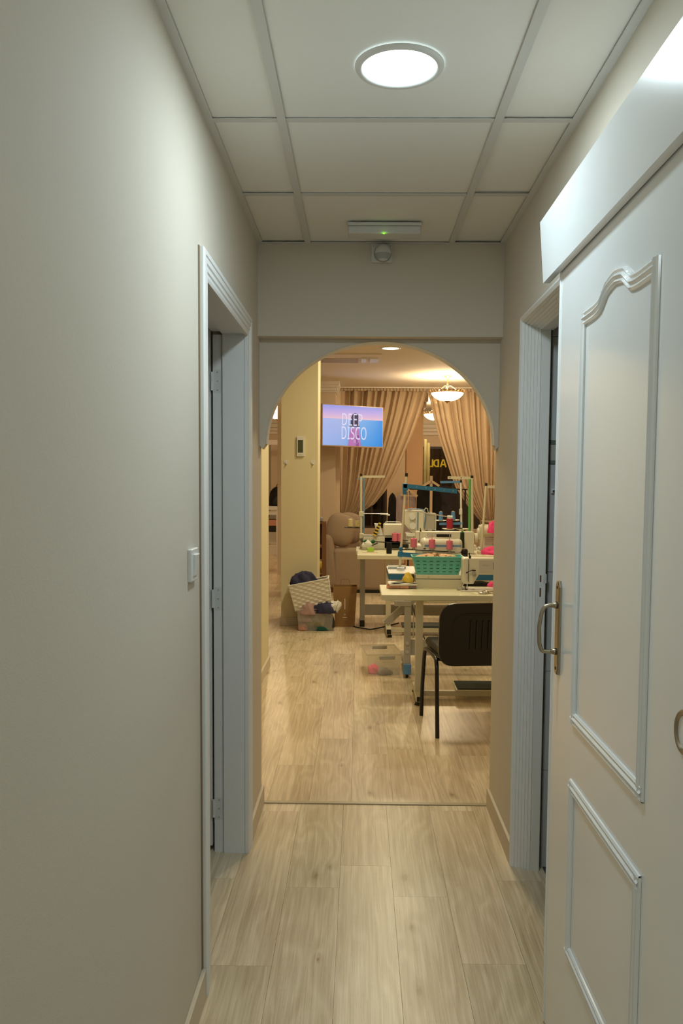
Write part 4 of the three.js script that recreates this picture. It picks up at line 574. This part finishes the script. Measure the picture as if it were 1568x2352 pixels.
{
  const z = -6.5, a = thing('thread_stand', 'thread stand with thick blue crossbars on the blue edged table', 'thread stand', [0, 0, 0], 0, 'thread stands');
  mesh('pole', rods([[[0.315, T2, z], [0.360, 1.52, z], 0.0095]]), M.cream, a); mesh('pole_cap', rods([[[0.3595, 1.515, z], [0.361, 1.542, z], 0.011]]), M.black, a); mesh('base_clamp', [box(0.06, 0.02, 0.05, 0.325, T2 + 0.01, z, 0.004), cyl(0.018, 0.018, 0.012, 0.315, T2 - 0.0, z + 0.03, 14)], M.chrome, a);
  const u = mesh('crossbar', bar([0.332, 1.445, z + 0.014], [0.75, 1.403, z + 0.014], 0.012, 0.032), M.blue, a); mesh('clamp', [box(0.04, 0.055, 0.04, 0.352, 1.435, z, 0.006), box(0.03, 0.035, 0.03, 0.348, 1.395, z, 0.006)], M.blue, u); for (let i = 0; i < 5; i++) mesh('eyelet', cylZ(0.0035, 0.004, 0.44 + i * 0.07, 1.434 - i * 0.007, z + 0.021, 8), M.chrome, u);
  const w = mesh('crossbar', bar([0.30, 0.915, z + 0.014], [0.70, 0.885, z + 0.014], 0.012, 0.035), M.blue, a); mesh('clamp', [box(0.035, 0.045, 0.035, 0.322, 0.915, z, 0.005), box(0.028, 0.03, 0.03, 0.324, 0.955, z, 0.005)], M.blue, w); for (const x of [0.43, 0.49]) mesh('bolt', cylZ(0.005, 0.004, x, 0.9055, z + 0.021, 10), M.chrome, w);
  mesh('spool_arm', [bar([0.33, 0.955, z + 0.03], [0.74, 0.935, z + 0.03], 0.02, 0.006)], M.black, a); mesh('guide_wire', rods([[[0.345, 1.262, z], [0.70, 1.205, z], 0.004]]), M.chrome, a); mesh('guide_tip', rods([[[0.68, 1.206, z], [0.72, 1.204, z], 0.011]]), M.plastic, a); mesh('pin', rods([[[0.421, 0.95, z + 0.03], [0.421, 1.06, z + 0.03], 0.0025], [[0.562, 0.945, z + 0.03], [0.562, 1.075, z + 0.03], 0.0025], [[0.697, 0.938, z + 0.03], [0.697, 1.075, z + 0.03], 0.0025]]), M.grey, a);
  [[0.421, 0.955, 'leftmost'], [0.562, 0.949, 'middle'], [0.697, 0.941, 'rightmost']].forEach(([x, y, s]) => { const o = cone('thread_spool', 'pink thread spool, ' + s + ' of three on the blue stand', M.pink, x, y + 0.012, z + 0.03, 0.024, 0.075, 'pink spools on the blue stand', M.pink); mesh('spool_foot', cyl(0.012, 0.012, 0.022, 0, -0.014, 0, 12), M.grey, o); });
  const zb = -8.8, b = thing('thread_stand', 'cream thread stand at the corner of the third row beside the sofa', 'thread stand', [0, 0, 0], 0, 'thread stands');
  mesh('pole', rods([[[0.02, T3, zb], [0.015, 1.54, zb], 0.0115]]), M.cream, b); mesh('pole_cap', rods([[[0.015, 1.535, zb], [0.015, 1.56, zb], 0.013]]), M.black, b); mesh('crossbar', bar([0.03, 1.53, zb], [0.265, 1.532, zb], 0.012, 0.024), M.cream, b); mesh('guide_wire', rods([[[0.0, 1.145, zb], [0.30, 1.143, zb], 0.003]]), M.chrome, b); mesh('guide_tip', rods([[[0.22, 1.143, zb], [0.275, 1.14, zb], 0.008], [[0.275, 1.14, zb], [0.32, 1.13, zb], 0.008]]), M.plastic, b); mesh('clamp', [box(0.05, 0.05, 0.04, 0.02, 1.14, zb, 0.006), box(0.045, 0.06, 0.05, 0.025, T3 + 0.13, zb, 0.008)], M.cream, b);
  const zt = -8.58; mesh('spool_tray', [bar([0.03, 0.868, zt], [0.52, 0.852, zt], 0.03, 0.008), bar([0.03, 0.868, zt], [0.02, 0.87, zb], 0.02, 0.008)], M.black, b);
  cone('thread_spool', 'dusty pink spool on the black tray, nearer the yellow striped tape', M.pink, 0.365, 0.868, zt, 0.028, 0.092, 'spool pair on the black tray', M.pink); cone('thread_spool', 'dusty pink spool on the black tray, nearer the blue stand pole', M.pink, 0.422, 0.866, zt, 0.028, 0.092, 'spool pair on the black tray', M.pink);
  const zc = -8.93, c = thing('thread_stand', 'blue thread stand behind the cream corner stand', 'thread stand', [0, 0, 0], 0, 'thread stands'); mesh('pole', rods([[[0.045, T3, zc], [0.045, 1.535, zc], 0.011]]), M.paleblue, c); mesh('spool_tray', [bar([0.045, 0.985, zc], [-0.16, 0.99, zc], 0.03, 0.006), cyl(0.05, 0.05, 0.004, -0.10, 0.988, zc, 20), cyl(0.04, 0.04, 0.004, -0.02, 0.988, zc, 20)], M.black, c); mesh('crossbar', bar([0.045, 1.51, zc], [-0.02, 1.51, zc], 0.01, 0.02), M.paleblue, c);
  cone('thread_cone', 'tan thread cone on the blue stand, nearer the sofa cushion', M.thread, -0.095, 0.993, zc, 0.03, 0.09, 'tan cones on the blue stand'); cone('thread_cone', 'tan thread cone with green top on the blue stand', M.thread, -0.022, 0.993, zc, 0.028, 0.075, 'tan cones on the blue stand', M.green);
  const zd = -8.4, d = thing('thread_stand', 'cream and green thread stand behind the machine with dark display', 'thread stand', [0, 0, 0], 0, 'thread stands'); mesh('pole', rods([[[1.135, T3, zd], [1.118, 1.525, zd], 0.014]]), M.cream, d); mesh('pole_cap', rods([[[1.118, 1.52, zd], [1.117, 1.545, zd], 0.015]]), M.black, d); mesh('green_rod', rods([[[1.100, 0.94, zd + 0.01], [1.094, 1.51, zd + 0.01], 0.011]]), M.green, d); const cr = mesh('crossbar', bar([0.878, 1.523, zd], [1.13, 1.521, zd], 0.014, 0.028), M.cream, d); for (const x of [0.90, 1.01]) mesh('hole_plug', cylZ(0.005, 0.004, x, 1.522, zd + 0.008, 10), M.rubber, cr);
  const ze = -8.82, e = thing('thread_stand', 'white thread stand with bright blue arms holding the red spool', 'thread stand', [0, 0, 0], 0, 'thread stands'); mesh('pole', rods([[[1.078, T3, ze], [1.060, 1.48, ze], 0.0105]]), M.plastic, e); mesh('pole_cap', rods([[[1.06, 1.475, ze], [1.0595, 1.502, ze], 0.012]]), M.black, e); mesh('crossbar', bar([0.845, 1.478, ze], [1.068, 1.484, ze], 0.012, 0.024), M.skyblue, e); mesh('spool_arm', bar([0.84, 1.04, ze], [1.085, 1.048, ze], 0.02, 0.025), M.skyblue, e); mesh('clamp', [box(0.03, 0.06, 0.03, 1.062, 1.17, ze + 0.01, 0.005)], M.plastic, e);
  for (const [x, y, zz] of [[0.935, 0.985, ze + 0.06], [1.07, 0.985, ze + 0.06], [0.86, 1.068, ze - 0.05], [0.99, 1.072, ze - 0.05]]) mesh('saucer', lathe([[0, 0], [0.045, 0], [0.07, 0.008], [0.072, 0.011], [0.045, 0.005], [0, 0.005]], 28).translate(x, y, zz), M.cream, e); mesh('saucer_arm', [bar([0.935, 0.985, ze + 0.06], [1.076, 1.0, ze], 0.014, 0.008), bar([1.07, 0.985, ze + 0.06], [1.076, 1.0, ze], 0.014, 0.008), bar([0.86, 1.066, ze - 0.05], [1.07, 1.06, ze], 0.012, 0.006)], M.black, e);
  cone('thread_spool', 'dark red thread spool standing on the saucer arm', M.red, 0.942, 0.99, ze + 0.06, 0.033, 0.115, null, M.paper); cone('thread_cone', 'blue thread cone with yellow tip, nearer the control box', M.skyblue, 0.86, 1.073, ze - 0.05, 0.024, 0.10, 'blue cones on saucers', M.yellow); cone('thread_cone', 'blue thread cone with yellow tip, nearer the green rod', M.skyblue, 0.99, 1.077, ze - 0.05, 0.024, 0.10, 'blue cones on saucers', M.yellow);
  cone('thread_cone', 'tall dark green thread cone before the cream machine column', mat(0x0f2a12, 0.8), 0.985, T3, -8.02, 0.024, 0.235, null, M.green);
  const zf = -8.2, f = thing('thread_stand', 'leaning cream thread stand next to the arch edge', 'thread stand', [0, 0, 0], 0, 'thread stands'); mesh('pole', rods([[[1.195, T3, zf], [1.231, 1.45, zf], 0.0115]]), M.cream, f); mesh('pole_cap', rods([[[1.2305, 1.445, zf], [1.232, 1.472, zf], 0.013]]), M.black, f); mesh('crossbar', bar([1.225, 1.436, zf], [1.48, 1.434, zf], 0.012, 0.026), M.cream, f); mesh('base_foot', box(0.07, 0.025, 0.07, 1.195, T3 + 0.013, zf, 0.004), M.cream, f);
}

// ---------- small things on the tables ----------
{
  const b = thing('storage_case', 'cream lidded case under the turquoise basket on the nearest table', 'case', [0.545, T1, -5.765]); mesh('case_body', box(0.318, 0.060, 0.15, 0, 0.030, 0, 0.003), M.cream, b); mesh('seam', box(0.312, 0.004, 0.146, 0, 0.062, 0), M.black, b); mesh('lid', box(0.318, 0.028, 0.15, 0, 0.078, 0, 0.004), M.cream, b); mesh('catch', box(0.012, 0.006, 0.004, -0.07, 0.076, 0.076), M.grey, b);
  // turquoise basket: slotted walls
  const k = thing('plastic_basket', 'turquoise plastic basket of clothes pegs on the nearest table', 'basket', [0.537, T1 + 0.0925, -5.765]);
  mesh('tub', bucket(0.285, 0.13, 0.345, 0.17, 0.122, 0.004), Object.assign(M.turq.clone(), { side: THREE.DoubleSide }), k); mesh('rim', [slab(-0.178, 0.178, 0.117, 0.125, 0.083, 0.091, 0.002), slab(-0.178, 0.178, 0.117, 0.125, -0.083, -0.091, 0.002), slab(-0.178, -0.170, 0.117, 0.125, -0.09, 0.09, 0.002), slab(0.170, 0.178, 0.117, 0.125, -0.09, 0.09, 0.002)], M.turq, k);
  const dk = mat(0x0f4a3c, 0.9); for (let r = 0; r < 4; r++) for (let i = 0; i < 7; i++) { const y = 0.02 + r * 0.024, t = y / 0.122; mesh('slot', box(0.022, 0.0035, 0.002, (-0.126 + i * 0.042) * (1 + 0.12 * t), y, 0.065 + 0.02 * t + 0.0004), dk, k); }
  const pegs = thing('peg_heap', 'heap of wooden clothes pegs in the turquoise basket', 'clothes pegs', [0.53, T1 + 0.207, -5.765]); pegs.userData.kind = 'stuff'; const pg = []; for (let i = 0; i < 60; i++) { const a = rr(0, 6.28), x = rr(-0.10, 0.10), hgt = 0.030 * Math.max(0, 1 - Math.abs(x) / 0.10); pg.push(box(0.009, 0.007, 0.06, 0, 0, 0, 0).rotateX(rr(-0.3, 0.3)).rotateY(a).translate(x, hgt * rr(0.3, 1), rr(-0.05, 0.05))); } mesh('peg_pile', pg, mat(new THREE.Color().setRGB(0.72, 0.46, 0.26), 0.7), pegs); mesh('heap_core', lump(0.13, 0.02, 0.065, 71, 0.2), mat(new THREE.Color().setRGB(0.66, 0.42, 0.24), 0.8), pegs);
  // papers and yellow pouch
  [['white sheet bundle on top of the pile at the table corner', 0.295, 0.024, 0.19, 0.012, 0.14, 0.1, M.paper], ['pink folded cloth under the white sheets at the table corner', 0.27, 0.002, 0.15, 0.02, 0.12, -0.15, mat(new THREE.Color().setRGB(0.75, 0.38, 0.28), 0.85)], ['pale folded cloth under the yellow pouch', 0.32, 0.0025, 0.12, 0.019, 0.13, 0.2, M.mauve]].forEach(([l, x, y, w, h, d, r, m], i) => { const g = grid(16, 8, (u, v) => [(u - 0.5) * w, h + 0.003 * Math.sin(u * 9 + i) + 0.002 * Math.sin(v * 7), (v - 0.5) * d]); const o = thing('folded_sheet', l, 'folded sheet', [x + (i === 2 ? 0.0 : 0), T1 + y, -5.69 - i * 0.012], r, 'folded pile at the table corner'); mesh('top_ply', g, Object.assign(m.clone(), { side: THREE.DoubleSide }), o); mesh('plies', box(w, h, d, 0, h / 2, 0, 0.004), m, o); });
  const s0 = thing('pattern_card', 'grey green card on the white sheets', 'card', [0.275, T1 + 0.043, -5.66], 0.6); mesh('card', box(0.12, 0.002, 0.04, 0, 0, 0), mat(0x5d6b62, 0.7), s0);
  const y = thing('pouch', 'crumpled yellow pouch on the folded pile', 'pouch', [0.335, T1 + 0.040, -5.70], 0.15); mesh('pouch_body', lump(0.038, 0.055, 0.035, 81, 0.22), M.yellow, y); mesh('pouch_tie', box(0.016, 0.05, 0.05, 0.034, 0.027, 0, 0.008), M.rubber, y);
  const s = thing('scissors', 'steel scissors lying on the nearest table', 'scissors', [0.838, T1, -5.44], 0.3); s.scale.set(1.3, 1.3, 1.3); mesh('finger_loop', [new THREE.TorusGeometry(0.016, 0.005, 8, 20).rotateX(Math.PI / 2).scale(1.3, 1, 1).translate(-0.03, 0.006, 0.012), new THREE.TorusGeometry(0.016, 0.005, 8, 20).rotateX(Math.PI / 2).scale(1.3, 1, 1).translate(-0.005, 0.006, -0.018)], M.chrome, s); mesh('blade', [bar([0.0, 0.007, 0.005], [0.12, 0.007, -0.02], 0.014, 0.004), bar([0.015, 0.009, -0.012], [0.12, 0.009, -0.026], 0.014, 0.004)], M.chrome, s); mesh('pivot', cyl(0.006, 0.006, 0.006, 0.045, 0.008, -0.008, 12), M.grey, s);
  tag(mesh('pink_scrap', lump(0.03, 0.03, 0.02, 83, 0.3).translate(0.925, T1, -5.80), M.hotpink), 'bright pink scrap at the back of the nearest table', 'fabric');
  tag(mesh('black_cloth', lump(0.10, 0.032, 0.025, 84, 0.2).translate(0.84, T1, -5.825), M.darkCloth), 'black cloth strip behind the needle of the nearest machine', 'cloth');
  // third row
  const c = thing('plastic_tub', 'small clear tub with green bobbins on the back row table', 'tub', [0.088, T3, -8.56]); mesh('tub', bucket(0.09, 0.07, 0.12, 0.09, 0.055, 0.002), M.clear, c); mesh('crumpled_paper', lump(0.055, 0.055, 0.035, 91, 0.35).translate(0, 0.03, 0), M.paper, c);
  [[0.068, 'green thread ball in the clear tub, nearer the sofa'], [0.142, 'green thread ball in the clear tub, nearer the black cone']].forEach(([x, l]) => tag(mesh('thread_ball', ball(0.021, x, T3 + 0.085, -8.565), mat(0x0d5a25, 0.8)), l, 'thread ball', 'green thread balls'));
  tag(mesh('snips', [bar([0.13, T3 + 0.05, -8.52], [0.19, T3 + 0.075, -8.52], 0.014, 0.010)], M.rubber), 'grey thread snips leaning from the clear tub', 'snips');
  const l = thing('pin_box', 'bright lime green pin box at the third row edge', 'box', [0.115, T3, -8.36]); mesh('box_body', box(0.066, 0.03, 0.05, 0, 0.015, 0, 0.004), M.lime, l); mesh('box_lid', box(0.07, 0.008, 0.054, 0, 0.034, 0, 0.002), M.lime, l);
  tag(mesh('ruler', slab(0.035, 0.185, T3, T3 + 0.003, -8.20, -8.22), M.salmon), 'pale red ruler lying on the third row table', 'ruler');
  const p = thing('thread_cylinder', 'black cylinder of thread standing on the third row table', 'thread', [0.292, T3, -8.15]); mesh('thread_body', lathe([[0, 0], [0.025, 0], [0.0265, 0.008], [0.0265, 0.10], [0.023, 0.107], [0, 0.107]], 24), M.darkCloth, p); mesh('core', cyl(0.008, 0.008, 0.109, 0, 0, 0, 12), M.rubber, p);
  tag(mesh('pink_fabric', lump(0.13, 0.065, 0.08, 95, 0.4).translate(1.345, T3, -8.16), M.hotpink), 'hot pink fabric lying on the third row table at the arch edge', 'fabric');
  tag(mesh('pink_fabric', lump(0.055, 0.10, 0.05, 96, 0.35).translate(1.365, T3 + 0.19, -8.50), M.hotpink), 'hot pink fabric perched on the machine at the arch edge', 'fabric');
  tag(mesh('paper_stack', box(0.12, 0.05, 0.14, 1.15, T3 + 0.025, -8.72, 0.004), M.paper), 'stack of white papers behind the leaning thread stand', 'papers');
  const q = thing('white_tray', 'white tray with blue trim on the blue edged table', 'tray', [0.30, T2, -6.62]); mesh('tray_body', bucket(0.13, 0.1, 0.14, 0.11, 0.02, 0.003), Object.assign(M.plastic.clone(), { side: THREE.DoubleSide }), q); mesh('tray_trim', slab(-0.068, 0.068, 0.006, 0.011, 0.053, 0.055), M.paleblue, q);
}

// ---------- garments on the stand by the curtains ----------
{
  const a = thing('clothes_stand', 'pale wooden clothes stand with crossed hanger arms', 'clothes stand', [0.995, 0, -11.70]);
  mesh('pole', slab(-0.018, 0.018, 0, 1.57, -0.012, 0.012), M.woodStick, a); mesh('hanger_arm', [bar([0, 1.50, 0.02], [-0.13, 1.42, 0.02], 0.02, 0.03), bar([0, 1.50, 0.02], [0.11, 1.43, 0.02], 0.02, 0.03)], M.woodStick, a); mesh('foot', [slab(-0.25, 0.25, 0, 0.03, -0.02, 0.02), slab(-0.02, 0.02, 0, 0.031, -0.08, 0.2)], M.woodStick, a);
  const gar = (name, label, m, x, z, top, wT, wB, yB, fold) => { const o = tag(mesh(name, grid(60, 30, (u, v) => { const y = top - (top - yB) * v, sh = Math.min(1, 0.62 + v * 5), w = THREE.MathUtils.lerp(wT, wB, v) * sh, t = u * 2 * Math.PI; return [x + (w / 2) * Math.cos(t), y - 0.03 * Math.abs(Math.cos(t)) * (v < 0.2 ? 1 : 0.3), z + 0.05 * Math.sin(t) + 0.018 * Math.sin(t * fold + v * 3) * v]; }), Object.assign(m.clone(), { side: THREE.DoubleSide })), label, 'garment', 'garments hanging before the curtains'); return o; };
  gar('black_shirt', 'black shirt hanging from the wooden stand', M.darkCloth, 0.97, -11.87, 1.455, 0.32, 0.34, 0.70, 7); gar('plum_jacket', 'dark plum jacket hanging beside the black shirt', M.plumCloth, 1.22, -12.0, 1.44, 0.34, 0.42, 0.70, 6); gar('pink_blouse', 'mauve and pink blouse hanging under the blue crossbar', M.mauve, 0.66, -11.9, 1.35, 0.28, 0.28, 0.66, 6); gar('black_trousers', 'black trousers hanging at the end of the garment row', M.darkCloth, 0.47, -12.0, 1.33, 0.10, 0.16, 0.72, 5);
  tag(mesh('salmon_scarf', grid(20, 20, (u, v) => [0.70 + (u - 0.5) * 0.2, 1.17 - v * 0.24 - 0.05 * u, -11.82 + 0.012 * Math.sin(u * 12)]), Object.assign(M.salmon.clone(), { side: THREE.DoubleSide })), 'salmon scarf draped over the mauve blouse', 'scarf');
  const h = thing('coat_hanger', 'pale wooden coat hanger holding the mauve blouse', 'hanger', [0.685, 0, -11.80]); mesh('shoulder', [bar([0, 1.38, 0], [-0.11, 1.30, 0], 0.014, 0.02), bar([0, 1.38, 0], [0.13, 1.29, 0], 0.014, 0.02), bar([-0.11, 1.295, 0], [0.13, 1.285, 0], 0.01, 0.012)], M.woodStick, h); mesh('hook', tube([[0, 1.38, 0], [0, 1.43, 0], [0.015, 1.45, 0], [0.03, 1.435, 0]], 0.003, 16, 6), M.chrome, h); mesh('strut', bar([0, 1.38, 0], [0.002, 1.0, 0], 0.014, 0.018), M.woodStick, h);
  const r = thing('garment_rail', 'dark metal garment rail carrying the hanging clothes', 'garment rail', [0, 0, -11.95]); mesh('rail', cylX(0.009, 0.9, 1.08, 1.385, 0), M.rubber, r); for (const x of [0.70, 1.50]) mesh('post', cyl(0.012, 0.012, 1.39, x, 0, 0, 12), M.rubber, r);
  const b = thing('bamboo_pole', 'bundle of thick bamboo poles by the dark shop window', 'bamboo', [1.345, 0, -17]); for (const [x, t] of [[-0.03, 2.36], [0.035, 2.28]]) mesh('cane', lathe(Array.from({ length: 60 }, (_, i) => [0.034 + 0.004 * Math.pow(Math.abs(Math.cos(i * 0.42)), 12), (t * i) / 59]), 14).translate(x, 0, 0), mat(new THREE.Color().setRGB(0.34, 0.30, 0.14), 0.6), b);
}

renderer.render(scene, camera);
